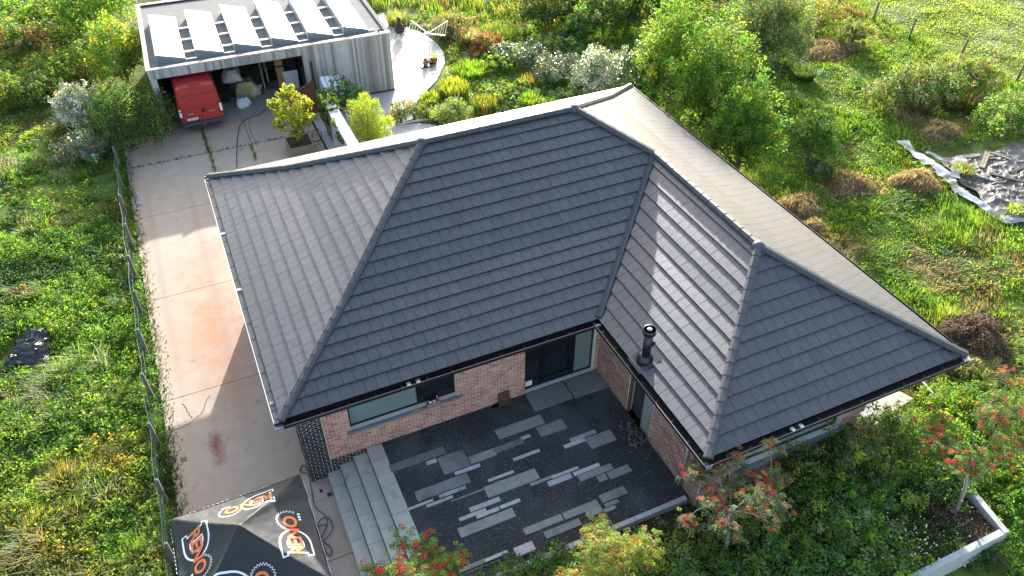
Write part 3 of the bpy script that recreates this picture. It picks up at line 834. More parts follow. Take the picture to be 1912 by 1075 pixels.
# valley gutter
va, vb = (XC, 0, rz(0)+.03), (XC+KK, KK, rz(KK)+.03)
for p, q in ((va, vb), (vb, (W_-WW/2-.1, WW/2-.1, rz(WW/2-.1)+.03))):
    p, q = np.array(p), np.array(q); d = (q-p); s = np.array((1, -1, 0))/math.sqrt(2)*.09
    MB().add([p-s+(0, 0, .085), p+(0, 0, .055), q+(0, 0, .055), q-s+(0, 0, .085), p+s+(0, 0, .085), q+s+(0, 0, .085)], [(0, 1, 2, 3), (1, 4, 5, 2)]).build('valley_flashing', DKGREY, roof_o)
# gutters
def gutter(a, b, nrm, lipmat=ZINC, ea=.0, eb=.0):
    a, b, nrm = np.array(a, float), np.array(b, float), np.array(nrm, float); d = (b-a)/np.linalg.norm(b-a)
    a = a-d*ea; b = b+d*eb; up = np.array((0, 0, 1.)); z1, z0 = 2.645, 2.535; w = .17
    mid = (a+b)/2; hl = d*np.linalg.norm(b-a)/2
    mb = MB()
    mb.obox(mid+nrm*(w/2+.02)+up*z0, hl, nrm*w/2, up*.006)
    mb.obox(mid+nrm*(w+.02)+up*(z0+z1)/2, hl, nrm*.006, up*(z1-z0)/2)
    mb.obox(mid+nrm*.012+up*(z0+z1)/2, hl, nrm*.008, up*(z1-z0)/2)
    o = mb.build('gutter', BLACK, house)
    MB().obox(mid+nrm*(w+.026)+up*(z1+.008), hl, nrm*.011, up*.007).build('gutter_lip', lipmat, o)
    k = 0; L = np.linalg.norm(b-a)
    for t in np.arange(.5, L-.2, .75):
        MB().obox(a+d*t+nrm*(w/2+.02)+up*(z1-.004), d*.012, nrm*w/2, up*.003).build('gutter_bracket', BLACK, o)
    return o
E_ = .197
BR = mat('brown_edge', (.10,.075,.06), .5, var=.2)
g1 = gutter((0, 0, 0), (XC, 0, 0), (0, -1, 0), BR, E_, -E_-.003)
g2 = gutter((XC, 0, 0), (XC, -LL, 0), (-1, 0, 0), BR, 0, E_)
g3 = gutter((XC, -LL, 0), (W_, -LL, 0), (0, -1, 0), BR, -.003, E_)
g4 = gutter((W_, -LL, 0), (W_, D_, 0), (1, 0, 0), BLACK, -.003, E_)
g5 = gutter((W_, D_, 0), (0, D_, 0), (0, 1, 0), ZINC, -.003, E_)
g6 = gutter((0, D_, 0), (0, 0, 0), (-1, 0, 0), ZINC, -.003, -.003)
# inside lining of the left gutter shows grey
MB().box(-.165, -.03, .0, D_, 2.548, 2.625).build('gutter_lining', mat('grey_lining', (.11,.115,.12), .5, var=.15), g6)
# zinc corner and joint pieces
for (x, y, s_) in ((-.10, -.10, .115), (XC-.1, -.1, .10), (XC-.09, -LL-.10, .10), (W_+.10, -LL-.10, .115), (-.1, D_+.1, .115)):
    MB().box(x-s_, x+s_, y-s_, y+s_, 2.53, 2.556).box(x-s_, x+s_, y-s_-.008, y-s_+.01, 2.53, 2.668).build('gutter_corner', ZINC, house)
sx_ = fx(500+850*.3163, 560+460*.3163)[0]
for o_, xj, yj_ in ((g1, G(768, 706, 2.62)[0], -.1), (g3, G(1485, 795, 2.62)[0], -LL-.1)):
    for dx in (-.14, .14):
        MB().box(xj+dx-.055, xj+dx+.055, yj_-.075, yj_+.075, 2.55, 2.64).build('gutter_joint', ZINC, o_)
for yy in (9.2, float(G(450, 540, 2.64)[1])):
    MB().box(-.2, -.02, yy-.06, yy+.06, 2.626, 2.655).build('gutter_joint', ZINC, g6)
MB().lathe((-.1, .75, 2.62), [(.05, 0), (.05, .04), (.03, .04), (.03, .0)], 14).build('outlet', GALV, g6)
# downpipe on the wing
dp = wy(1283, 860)
MB().tube([(XW-.07, dp[1], 0.02), (XW-.07, dp[1], 2.5)], .04, 12).build('downpipe', GALV, house, True)
# flue pipe through the wing slope
fb = np.array((XC+1.05, 0, 0)); 
fpx = G(1207, 655, rz(1.05)); fy = fpx[1]; fxx = fpx[0]; zb = rz(fxx-XC)
e = empty('flue_pipe', (fxx, fy, zb), 'black stove flue pipe with cowl on the wing roof', 'flue')
MB().lathe((fxx, fy, zb-.12), [(.25, 0), (.24, .22), (.17, .30), (.155, .33)], 24).build('base_collar', BLACK, e, True)
MB().add([(fxx-.36, fy-.34, rz(fxx-.36-XC)+.045), (fxx+.34, fy-.34, rz(fxx+.34-XC)+.045), (fxx+.34, fy+.34, rz(fxx+.34-XC)+.045), (fxx-.36, fy+.34, rz(fxx-.36-XC)+.045)], [(0, 1, 2, 3)]).build('flashing', DKGREY, e)
MB().lathe((fxx, fy, zb), [(.125, 0), (.125, 1.02)], 24).build('pipe', BLACK, e, True)
MB().lathe((fxx, fy, zb+1.0), [(.13, 0), (.185, .04), (.185, .2), (.165, .2), (.155, .1)], 24).build('cowl', BLACK, e, True)
MB().lathe((fxx, fy, zb+1.1), [(.15, 0), (.11, .08), (.04, .12), (.001, .13)], 20).build('rain_cap', ZINC, e, True)
MB().bar((fxx+.1, fy+.02, zb+.6), (fxx+.24, fy+.02, zb+.5), .05, .16).build('bracket', BLACK, e)

# ================================================================= GARAGE
GX0, GX1, GY0, GY1, GT = -1.37, 10.46, 23.72, 32.7, 2.58
ox1 = float(GY(562, 92, GY0)[0])                 # right edge of the opening
gar = empty('garage', (10.46, 23.72, GZ), 'flat roofed garage clad in grey vertical boards with an open bay', 'garage')
FZ = 2.08                                        # underside of the fascia
MB().box(GX0+.03, GX0+.25, GY0+.3, GY1, GZ, GT-.25).build('side_wall', CONCW, gar)
MB().box(GX1-.25, GX1-.03, GY0+.03, GY1, GZ, GT-.25).build('side_wall', CONCW, gar)
MB().box(GX0+.25, GX1-.25, GY1-.25, GY1-.03, GZ, GT-.25).build('rear_wall', CONCW, gar)
MB().box(ox1+.03, GX1-.25, GY0+.03, GY0+.2, GZ, GT-.25).build('front_wall', CONCW, gar)
MB().box(ox1+.03, ox1+.2, GY0+.2, GY1-.25, GZ, GT-.25).build('inner_wall', BOARDC, gar)
MB().box(GX0+.03, GX0+.3, GY0+.03, GY0+.3, GZ, FZ).build('corner_post', CONCW, gar)
MB().box(GX0+.25, ox1+.03, GY0+.05, GY0+.2, FZ+.01, GT-.25).build('lintel', CONCW, gar)
MB().box(GX0+.25, ox1+.03, GY0, GY1-.25, GZ-.1, GZ-.012).build('floor_slab', mat('garage_floor', (.27,.265,.25), .8, var=.15, scale=2), gar)
def gcol():
    v = random.choice([.17, .21, .30, .34, .37, .24, .33]); return (v*1.0, v*.985, v*.95)
def boards(x0, x1, z0, z1, horiz=None):
    x = x0
    while x < x1-.02:
        w = min(random.choice([.11, .125, .14, .10]), x1-x); d = random.uniform(0, .012)
        MB().box(x+.003, x+w-.003, GY0-.02-d, GY0+.028, z0, z1, gcol()).build('cladding_board', BOARDC, gar); x += w
boards(ox1, GX1, GZ+.1, GT-.04); boards(GX0, ox1, FZ, GT-.04)
def sideboards(x, sgn):
    y = GY0
    while y < GY1-.05:
        w = min(random.choice([.3, .4, .25]), GY1-y)
        xa_, xb_ = (x, x+.028*sgn) if sgn > 0 else (x+.028*sgn, x)
        MB().box(xa_, xb_, y+.003, y+w-.003, GZ+.1, GT-.04, gcol()).build('cladding_board', BOARDC, gar); y += w
sideboards(GX1-.028, 1); sideboards(GX0+.028, -1)
MB().box(ox1, GX1+.01, GY0-.012, GY0+.03, GZ-.05, GZ+.098).build('plinth', DKGREY, gar)
MB().box(GX0+.05, GX1-.05, GY0+.05, GY1-.05, GT-.24, GT-.10).build('flat_roof', MEMB, gar)
for nm, bx4 in (('parapet_cap', (GX0-.04, GX1+.04, GY0-.05, GY0+.16)), ('parapet_cap', (GX0-.04, GX1+.04, GY1-.2, GY1+.03)), ('parapet_cap', (GX0-.04, GX0+.16, GY0+.162, GY1-.202)), ('parapet_cap', (GX1-.16, GX1+.04, GY0+.162, GY1-.202))):
    MB().box(*bx4, GT-.06, GT).box(bx4[0]+.03, bx4[1]-.03, bx4[2]+.03, bx4[3]-.03, GT-.24, GT-.061).build(nm, ZINC if bx4[2] < GY0+.1 or bx4[0] < 0 else MEMB, gar)
MB().box(GX0+.165, GX1-.165, GY1-.27, GY1-.205, GT-.1, GT-.015).build('rear_upstand', BLACK, gar)
MB().box(GX0+.165, GX1-.165, GY0+.165, GY0+.36, GT-.1, GT-.085).build('roof_edge_strip', mat('blue_grey_strip', (.12,.14,.19), .5), gar)
MB().tube([(GX1-.5, GY0+.1, GT-.05), (GX1-.5, GY0+.1, GT+.12), (GX1-.36, GY0+.1, GT+.16), (GX1-.25, GY0+.1, GT+.02)], .05, 10).build('vent_pipe', DKGREY, gar)
# solar arrays
names = ['first', 'second', 'third', 'fourth', 'fifth', 'last']
for i in range(6):
    x0 = -.82+1.82*i; x1 = x0+1.27; y0, y1 = 24.42, 29.9; zl, zh = GT-.02, GT+.33
    e = empty('solar_array', (x0, y0, GT-.1), f'{names[i]} row of tilted solar panels from the left on the garage roof', 'solar panels', 'solar arrays on the garage roof')
    for j in range(3):
        ya = y0+j*(y1-y0)/3+.008; yb = y0+(j+1)*(y1-y0)/3-.008
        MB().add([(x0, ya, zh), (x1, ya, zl), (x1, yb, zl), (x0, yb, zh), (x0, ya, zh+.04), (x1, ya, zl+.04), (x1, yb, zl+.04), (x0, yb, zh+.04)],
                 [(3, 2, 1, 0), (4, 5, 6, 7), (0, 1, 5, 4), (1, 2, 6, 5), (2, 3, 7, 6), (3, 0, 4, 7)]).build('panel', PANEL, e)
        for yy in (ya, yb):
            MB().bar((x0, yy, zh+.043), (x1, yy, zl+.043), .018, .012).build('panel_edge', ALU, e)
    MB().add([(x0, y0-.02, GT-.1), (x1, y0-.02, GT-.1), (x1, y0-.02, zl+.03), (x0, y0-.02, zh+.03), (x0, y0-.045, GT-.1), (x1, y0-.045, GT-.1), (x1, y0-.045, zl+.03), (x0, y0-.045, zh+.03)],
             [(0, 1, 2, 3), (7, 6, 5, 4), (3, 2, 6, 7), (0, 3, 7, 4), (1, 5, 6, 2)]).build('end_plate', PANSIDE, e)
    MB().box(x0-.03, x0-.005, y0-.04, y1, GT-.1, zh+.02).build('back_sheet', ALU, e)
    MB().box(x0-.012, x0+.012, y0-.02, y1, zh+.046, zh+.058).build('top_rail', BLACK, e)
    for j in range(3 if i < 5 else 0):
        yy = y0+.7+j*1.55
        MB().box(x1-.05, x0+1.82-.03, yy, yy+.05, GT-.02, GT+.02).box(x1-.05, x0+1.82-.03, yy+.12, yy+.17, GT-.02, GT+.02).build('mounting_rail', ALU, e)
    MB().box(x1+.01, x0+1.8 if i < 5 else x1+.3, y0-.04, y0+.03, GT-.08, GT-.03).build('base_rail', ALU, e)

GYAW = R(-1.5)
def yawabout(o):
    v = Vector((o.location.x-10.46, o.location.y-23.72, 0)); v.rotate(Matrix.Rotation(GYAW, 3, 'Z'))
    o.location.x, o.location.y = 10.46+v.x, 23.72+v.y; o.rotation_euler.z = GYAW
yawabout(gar)
for o in [q for q in bpy.data.objects if q.name.startswith('solar_array')]: yawabout(o)
# ---- things in the bay
def sack(name, label, c, r, h, m, seed, cat='bag'):
    mb = MB(); n = 18; rows = 7; vs = []; fs = []
    rnd = random.Random(seed)
    for j in range(rows):
        t = j/(rows-1); z = h*t
        for i in range(n):
            a = 2*math.pi*i/n; k = (1-.45*t**2.2)*(1+.16*math.sin(3*a+seed+3*t)+.1*math.sin(7*a+seed*2+5*t)+rnd.uniform(-.05, .05))
            q = max(abs(math.cos(a)), abs(math.sin(a)))
            vs.append((c[0]+r*k*math.cos(a)/q**.6, c[1]+r*k*math.sin(a)/q**.6, c[2]+z+rnd.uniform(-.03, .03)*h))
    for j in range(rows-1):
        for i in range(n): fs.append((j*n+i, j*n+(i+1) % n, (j+1)*n+(i+1) % n, (j+1)*n+i))
    vs.append((c[0], c[1], c[2]+h*.86)); top = len(vs)-1
    for i in range(n): fs.append(((rows-1)*n+i, (rows-1)*n+(i+1) % n, top))
    fs.append(tuple(range(n))[::-1])
    mb.add(vs, fs); e = empty(name, c, label, cat)
    mb.build('body', m, e, True)
    for s_ in (-1, 1):
        MB().tube([(c[0]+s_*r*.45, c[1]-r*.4, c[2]+h*.95), (c[0]+s_*r*.3, c[1]-r*.55, c[2]+h*1.12), (c[0]+s_*r*.05, c[1]-r*.45, c[2]+h*.93)], .022, 6).build('strap', DKGREY, e)
    return e
FZ0 = GZ-.01
def gp(px, py, z=GZ): 
    p = G(px, py, z); return (float(p[0]), float(p[1]), float(z))
sack('bulk_bag', 'small white bulk bag with dark straps on the garage floor', gp(455, 196), .38, .5, BAG, 1)
sack('bulk_bag', 'white bulk bag stained yellow inside the garage', gp(463, 176), .62, .85, BAGD, 2)
sack('bulk_bag', 'crumpled grey white bag on top of the dark crates', (gp(438, 165)[0], 27.0, GZ+.75), .5, .62, BAG, 4)
def crate(name, label, c, sx, sy, sz, m, cat='crate'):
    e = empty(name, c, label, cat)
    n = max(int(sz/.16), 2)
    for j in range(n):
        z0, z1 = c[2]+sz*j/n+.01, c[2]+sz*(j+1)/n-.01
        MB().box(c[0]-sx/2, c[0]+sx/2, c[1]-sy/2, c[1]-sy/2+.03, z0, z1).build('front_slat', m, e)
        MB().box(c[0]-sx/2, c[0]-sx/2+.03, c[1]-sy/2+.031, c[1]+sy/2, z0, z1).build('side_slat', m, e)
    MB().box(c[0]-sx/2+.035, c[0]+sx/2, c[1]-sy/2+.035, c[1]+sy/2, c[2], c[2]+sz-.02).build('contents', CLUT, e)
    return e
crate('crate', 'dark slatted crate under the crumpled bag in the garage', (2.75, 27.0, GZ), .95, 1.1, .74, CLUT)
crate('crate', 'low black crate left of the yellow stained bag', (gp(425, 190)[0]-.1, gp(425, 190)[1]+.3, GZ), .55, .7, .5, RUBBER)
crate('crate', 'tall dark crate standing at the back of the garage', (5.2, 30.5, GZ), 1.2, 1.0, 1.5, DKBROWN)
crate('crate', 'wide low dark crate right of the stained bag', (4.75, 27.3, GZ), 1.1, 1.5, .45, CLUT)
def leaning(name, label, x, y, w, h, m, lean=.5, tilt=.0):
    e = empty(name, (x, y, GZ), label, 'board')
    a = np.array((x, y, GZ+.01)); b = np.array((x+tilt, y+lean, GZ+h)); d = b-a
    MB().obox((a+b)/2, (w/2, 0, 0), d/2, np.cross((1, 0, 0), d/np.linalg.norm(d))*.015).build('face', m, e)
    MB().obox((a+b)/2+np.array((0, -.02, 0)), (w/2, 0, 0), d/2*.04, np.cross((1, 0, 0), d/np.linalg.norm(d))*.012).build('batten', DKBROWN, e)
leaning('leaning_board', 'orange brown plywood board leaning inside the garage', 5.0, 26.4, .42, 2.3, PLY)
leaning('leaning_board', 'narrow pale plank leaning in the middle of the garage', 4.05, 26.6, .1, 2.3, WOOD)
leaning('leaning_board', 'second narrow pale plank leaning beside the plywood board', 4.3, 26.6, .1, 2.4, WOOD)
leaning('leaning_board', 'dark brown door panel leaning near the inner garage wall', 5.75, 27.4, .6, 2.0, DKBROWN)
e = empty('wheelbarrow', (5.4, 25.6, GZ), 'dark wheelbarrow standing upright beside the inner garage wall', 'wheelbarrow')
MB().add([(5.1, 25.5, GZ+.25), (5.7, 25.5, GZ+.25), (5.8, 25.75, GZ+1.2), (5.0, 25.75, GZ+1.2), (5.2, 25.8, GZ+.35), (5.6, 25.8, GZ+.35), (5.68, 26.0, GZ+1.1), (5.12, 26.0, GZ+1.1)],
         [(0, 1, 2, 3), (7, 6, 5, 4), (0, 4, 5, 1), (1, 5, 6, 2), (2, 6, 7, 3), (3, 7, 4, 0)]).build('tray', GALV, e)
MB().tube([(5.15, 25.9, GZ+1.5), (5.3, 25.7, GZ+.1), (5.5, 25.7, GZ+.1), (5.65, 25.9, GZ+1.5)], .02, 8).build('handle', IRON, e)
MB().tube([(5.36, 25.6, GZ+.18), (5.44, 25.6, GZ+.18)], .18, 16).build('wheel', RUBBER, e)
e = empty('bucket', (3.75, 26.6, GZ+.0), 'white bucket on the garage floor behind the stained bag', 'bucket')
MB().lathe((3.75, 26.6, GZ), [(.13, 0), (.16, .34), (.165, .36), (.15, .36)], 16).build('pail', WHITE, e, True)
MB().tube([(3.59, 26.6, GZ+.33), (3.62, 26.48, GZ+.4), (3.75, 26.43, GZ+.42), (3.88, 26.48, GZ+.4), (3.91, 26.6, GZ+.33)], .008, 5).build('handle', GALV, e)

# ---- van (seen from behind)
VX, VY = float((G(345, 238)[0]+G(418, 222)[0])/2)-.01, float(G(345, 238, -.38)[1])-.25
van = empty('van', (VX, VY+2.9, GZ), 'red panel van parked nose first in the garage bay', 'van')
VW, VL, VH = 1.02, 5.4, 2.5
REDP.node_tree.nodes['RGB'].outputs[0].default_value = (.34, .024, .024, 1)
def vanring(y, zb, zs, zt, wb, ws, wt):
    prof = [(-wb, zb), (-ws, zb+.25), (-ws, zs), (-wt, zt-.12), (-wt+.12, zt-.02), (0, zt+.02), (wt-.12, zt-.02), (wt, zt-.12), (ws, zs), (ws, zb+.25), (wb, zb)]
    return [(VX+x, VY+y, GZ+z) for x, z in prof]
rings = [vanring(.10, .42, 1.35, 2.42, .93, .99, .86), vanring(.16, .40, 1.35, 2.50, .95, 1.02, .90), vanring(1.2, .38, 1.35, 2.54, .95, 1.025, .92), vanring(3.6, .38, 1.35, 2.54, .95, 1.025, .92),
         vanring(4.25, .38, 1.3, 2.30, .95, 1.0, .86), vanring(4.75, .38, 1.05, 1.36, .93, .97, .80), vanring(5.35, .40, .85, 1.02, .85, .88, .72)]
m = len(rings[0]); mb = MB()
mb.add([p for r_ in rings for p in r_], [tuple(range(m))]+[tuple((len(rings)-1)*m+i for i in range(m))[::-1]]+[(j*m+i, (j+1)*m+i, (j+1)*m+(i+1) % m, j*m+(i+1) % m) for j in range(len(rings)-1) for i in range(m)])
body = mb.build('body', REDP, van)
bv = body.modifiers.new('b', 'BEVEL'); bv.width = .035; bv.segments = 2; bv.limit_method = 'ANGLE'; bv.angle_limit = R(20)
yb = VY+.06
for s_, xa_, xb_ in ((-1, -.9, -.012), (1, .012, .9)):
    tp = .80
    def X_(x, z): return VX+x*(1-.07*max(0, (z-1.35)/1.1))
    dv = MB(); za, zb_ = .62, 2.32
    q = [(X_(xa_, za), yb, GZ+za), (X_(xb_, za), yb, GZ+za), (X_(xb_, zb_), yb+.03, GZ+zb_), (X_(xa_, zb_), yb+.03, GZ+zb_)]
    dv.add(q+[(p[0], p[1]+.06, p[2]) for p in q], [(0, 1, 2, 3), (0, 4, 5, 1), (1, 5, 6, 2), (2, 6, 7, 3), (3, 7, 4, 0)])
    d = dv.build('rear_door', REDP, van)
    MB().obox((VX+s_*.45, yb-.006, GZ+1.32), (.43, 0, 0), (0, .006, 0), (0, 0, .012)).build('door_crease', REDP, d)
    MB().obox((X_(s_*.45, 1.9), yb+.01, GZ+1.98), (.38, 0, 0), (0, .006, 0), (0, 0, .006)).build('window_line', RUBBER, d)
    MB().obox((VX+s_*.96, VY+.12, GZ+1.12), (.055, 0, 0), (0, .04, 0), (0, 0, .20)).build('tail_light', WHITE, van)
    MB().obox((VX+s_*.965, VY+.12, GZ+1.42), (.05, 0, 0), (0, .035, 0), (0, 0, .098)).build('tail_light', LAMPR, van)
    MB().obox((VX+s_*.963, VY+.12, GZ+.86), (.05, 0, 0), (0, .035, 0), (0, 0, .058)).build('tail_light', LAMPR, van)
    MB().obox((VX+s_*.5, yb-.004, GZ+1.02), (.13, 0, 0), (0, .004, 0), (0, 0, .012)).build('badge_strip', ALU, d)
    for wy_ in (1.05, 4.4):
        w = MB().tube([(VX+s_*.98, VY+wy_, GZ+.33), (VX+s_*.76, VY+wy_, GZ+.33)], .33, 22).build('wheel', RUBBER, van)
        MB().tube([(VX+s_*.99, VY+wy_, GZ+.33), (VX+s_*.97, VY+wy_, GZ+.33)], .2, 16).build('rim', GALV, w)
    MB().obox((VX+s_*1.12, VY+4.1, GZ+1.45), (.1, 0, 0), (0, .06, 0), (0, 0, .2)).build('mirror', DKGREY, van)
MB().add([(VX-.925, yb+.035, GZ+.6), (VX+.925, yb+.035, GZ+.6), (VX+.86, yb+.062, GZ+2.345), (VX-.86, yb+.062, GZ+2.345)], [(0, 1, 2, 3)]).build('door_seal', RUBBER, van)
MB().box(VX-.98, VX+.98, VY-.02, VY+.2, GZ+.33, GZ+.60).build('bumper', DKGREY, van)
MB().box(VX-.8, VX+.8, VY-.05, VY+.02, GZ+.33, GZ+.42).build('step_bar', RUBBER, van)
MB().obox((VX+.12, yb-.008, GZ+1.12), (.075, 0, 0), (0, .008, 0), (0, 0, .1)).build('black_badge', BLACK, van)
MB().box(VX-.78, VX-.16, yb-.008, yb-.001, GZ+.68, GZ+.84).build('plate_recess', RUBBER, van)
plate = MB().box(VX-.73, VX-.21, yb-.016, yb-.009, GZ+.70, GZ+.82).build('number_plate', WHITE, van)
MB().box(VX-.25, VX+.25, VY+.05, VY+.12, GZ+2.44, GZ+2.5).build('brake_light', LAMPR, van)
MB().tube([(VX, VY-.02, GZ+.4), (VX, VY-.12, GZ+.4), (VX, VY-.12, GZ+.46)], .02, 8).build('tow_hook', GALV, van)

FONTC = {}
def textmesh(txt, size, bold=0.):
    """letter outlines as a flat mesh in x,y (default font), from 0 at the left"""
    c = bpy.data.curves.new('txt', 'FONT'); c.body = txt; c.size = size; c.offset = bold; c.resolution_u = 3
    o = bpy.data.objects.new('txt', c); COL.objects.link(o)
    bpy.context.view_layer.update()
    me = bpy.data.meshes.new_from_object(o.evaluated_get(bpy.context.evaluated_depsgraph_get()))
    bpy.data.objects.remove(o, do_unlink=True)
    return me
me = textmesh('1-HEX-383', .1, .002)
w_ = max(v.co.x for v in me.vertices); h_ = max(v.co.y for v in me.vertices)
for v in me.vertices:
    x, y = v.co.x*.44/w_, v.co.y*.075/h_; v.co = (VX-.69+x, yb-.019, GZ+.722+y)
me.materials.append(mat('plate_red', (.2,.02,.02), .5)); o = bpy.data.objects.new('plate_number', me); COL.objects.link(o); put(o, plate)

# ================================================================= GAZEBO
GC = np.array((-1.555, -2.78)); HW = 1.62; ZE, ZA = 1.74, 2.74
def canz(x, y):
    dx, dy = np.abs(np.asarray(x, float)-GC[0])/HW, np.abs(np.asarray(y, float)-GC[1])/HW
    m_ = np.maximum(dx, dy); mi = np.minimum(dx, dy); r_ = mi/(m_+1e-6)
    z = ZE+(ZA-ZE)*(1-m_)**1.06
    z -= .15*(1-r_**2.2)*np.clip(m_*(1.25-m_)*2.2, 0, 1)
    z += .034*np.sin(r_*15+m_*3)*(r_**3)*m_*(1.1-m_)*2+.03*(vn(x+y*.3, y-x*.2, .30, 3)-.5)*(.35+m_)+.012*(vn(x, y, .11, 5)-.5)
    return z
e = empty('gazebo', (GC[0], GC[1], GZ), 'black pop up gazebo printed with RENO in orange letters', 'gazebo')
n = 90
gxs = np.linspace(GC[0]-HW, GC[0]+HW, n); gys = np.linspace(GC[1]-HW, GC[1]+HW, n)
X, Y = np.meshgrid(gxs, gys); Z = canz(X, Y)
k = (np.arange(n-1)[:, None]*n+np.arange(n-1)[None, :]).ravel()
can = npmesh('canopy', np.stack([X, Y, Z], 2).reshape(-1, 3), np.stack([k, k+1, k+n+1, k+n], 1), None, CANV, e)
can.data.polygons.foreach_set('use_smooth', [True]*len(can.data.polygons))
for (nx_, ny_) in ((1, 0), (0, 1), (-1, 0), (0, -1)):
    tx, ty = -ny_, nx_
    vs = []; mbv = MB(); N_ = 24
    for i in range(N_+1):
        u = -HW+2*HW*i/N_
        x, y = GC[0]+nx_*HW+tx*u, GC[1]+ny_*HW+ty*u; z = float(canz(x, y)); w = .012*math.sin(i*1.3)
        vs += [(x+nx_*.004, y+ny_*.004, z+.01), (x+nx_*(.03+w), y+ny_*(.03+w), z-.24)]
    mbv.add(vs, [(2*i, 2*i+1, 2*i+3, 2*i+2) for i in range(N_)])
    va_ = mbv.build('valance', CANV, e)
    pr = MB()
    for i in range(26):
        u = -HW+.25+i*.115
        if i in (4, 12, 13, 20): continue
        x, y = GC[0]+nx_*(HW+.045)+tx*u, GC[1]+ny_*(HW+.045)+ty*u
        pr.obox((x, y, ZE-.14), (tx*.026+.0, ty*.026, 0), (nx_*.004, ny_*.004, 0), (tx*.018, ty*.018, .06))
    pr.build('valance_print', PRINT, va_)['kind'] = 'stuff'
for sx in (-1, 1):
    for sy in (-1, 1):
        x, y = GC[0]+sx*(HW-.07), GC[1]+sy*(HW-.07)
        lg = MB().box(x-.022, x+.022, y-.022, y+.022, GZ, ZE-.06).build('leg', ALU, e)
        MB().box(x-.06, x+.06, y-.06, y+.06, GZ, GZ+.012).build('foot_plate', GALV, lg)
def drape(pts2, faces, nx_, ny_, off, name, m):
    """flat print laid on one canopy side: u along the eave, v towards the apex"""
    tx, ty = -ny_, nx_
    bm = bmesh.new(); vs = [bm.verts.new((u, v, 0)) for u, v in pts2]
    for f in faces:
        try: bm.faces.new([vs[i] for i in f])
        except ValueError: pass
    bmesh.ops.triangulate(bm, faces=bm.faces)
    for _ in range(3):
        ed = [q for q in bm.edges if q.calc_length() > .05]
        if ed: bmesh.ops.subdivide_edges(bm, edges=ed, cuts=1); bmesh.ops.triangulate(bm, faces=bm.faces)
    for v in bm.verts:
        u, w = v.co.x, v.co.y
        x, y = GC[0]+nx_*(HW-w)+tx*u, GC[1]+ny_*(HW-w)+ty*u
        v.co = (x, y, float(canz(x, y))+off)
    bmesh.ops.recalc_face_normals(bm, faces=bm.faces)
    me = bpy.data.meshes.new(name); bm.to_mesh(me); bm.free(); me.materials.append(m)
    o = bpy.data.objects.new(name, me); COL.objects.link(o); put(o, can)
def ribbon(pl, w, closed=False):
    P2 = [np.array(p, float) for p in pl]; n = len(P2); pts = []; fs = []
    for i, p in enumerate(P2):
        a = P2[(i-1) % n] if closed or i > 0 else p; b = P2[(i+1) % n] if closed or i < n-1 else p
        d = b-a; d /= np.linalg.norm(d)+1e-9; s = np.array((-d[1], d[0]))*w/2
        pts += [tuple(p+s), tuple(p-s)]
    for i in range(n if closed else n-1):
        j = (i+1) % n; fs.append((2*i, 2*i+1, 2*j+1, 2*j))
    return pts, fs
TME = textmesh('RENO', .42, .012)
TV = [(v.co.x, v.co.y) for v in TME.vertices]; TF = [tuple(p.vertices) for p in TME.polygons]
tw = max(p[0] for p in TV); th = max(p[1] for p in TV)
def arc(cx, cy, rx, ry, a0, a1, n): return [(cx+rx*math.cos(a), cy+ry*math.sin(a)) for a in np.linspace(a0, a1, n)]
for (nx_, ny_) in ((1, 0), (0, 1), (-1, 0), (0, -1)):
    # outlined slab-serif D behind the first letters
    D_out = [(-.88, .20), (-.72, .20), (-.52, .20)]+arc(-.52, .535, .44, .335, -math.pi/2, math.pi/2, 15)+[(-.72, .87), (-.88, .87), (-.88, .75), (-.80, .75), (-.80, .32), (-.88, .32)]
    p, f = ribbon(D_out, .042, True); drape(p, f, nx_, ny_, .007, 'letter_outline', PRINT)
    D_in = [(-.60, .36)]+[(-.52, .36)]+arc(-.52, .535, .24, .175, -math.pi/2, math.pi/2, 11)+[(-.60, .71)]
    p, f = ribbon(D_in, .034, True); drape(p, f, nx_, ny_, .0075, 'letter_outline', PRINT)
    drape([(-.86+x/tw*1.2, .39+y/th*.30) for x, y in TV], TF, nx_, ny_, .013, 'printed_name', ORANGE)
    saw = []
    for i, a in enumerate(np.linspace(R(-35), R(150), 27)):
        rr = .30 if i % 2 else .25
        saw.append((.20+rr*math.cos(a), .54+rr*math.sin(a)))
    p, f = ribbon(saw, .018); drape(p, f, nx_, ny_, .0085, 'saw_blade_print', PRINT)
    for i in range(3):
        u0 = .2+i*.08
        drape([(u0, .27), (u0+.05, .27), (u0+.05, .33), (u0, .33)], [(0, 1, 2, 3)], nx_, ny_, .0088, 'small_print', PRINT)

# ================================================================= YARD THINGS
# garden wall with cap
e = empty('garden_wall', (6.15, 18, GZ), 'tall white rendered garden wall between driveway and patio', 'wall')
MB().box(5.98, 6.36, 13.6, 20.9, GZ, 1.12).build('wall_body', mat('grey_render', (.36,.355,.345), .85, var=.1, scale=2.5, stain=[((.22,.22,.2), 1.3, .55, .75, 3.)]), e)
MB().box(5.93, 6.41, 13.6, 18.55, 1.121, 1.2).build('coping', WHITEW, e)
MB().box(5.93, 6.41, 18.56, 20.95, 1.121, 1.195).build('coping', WHITEW, e)
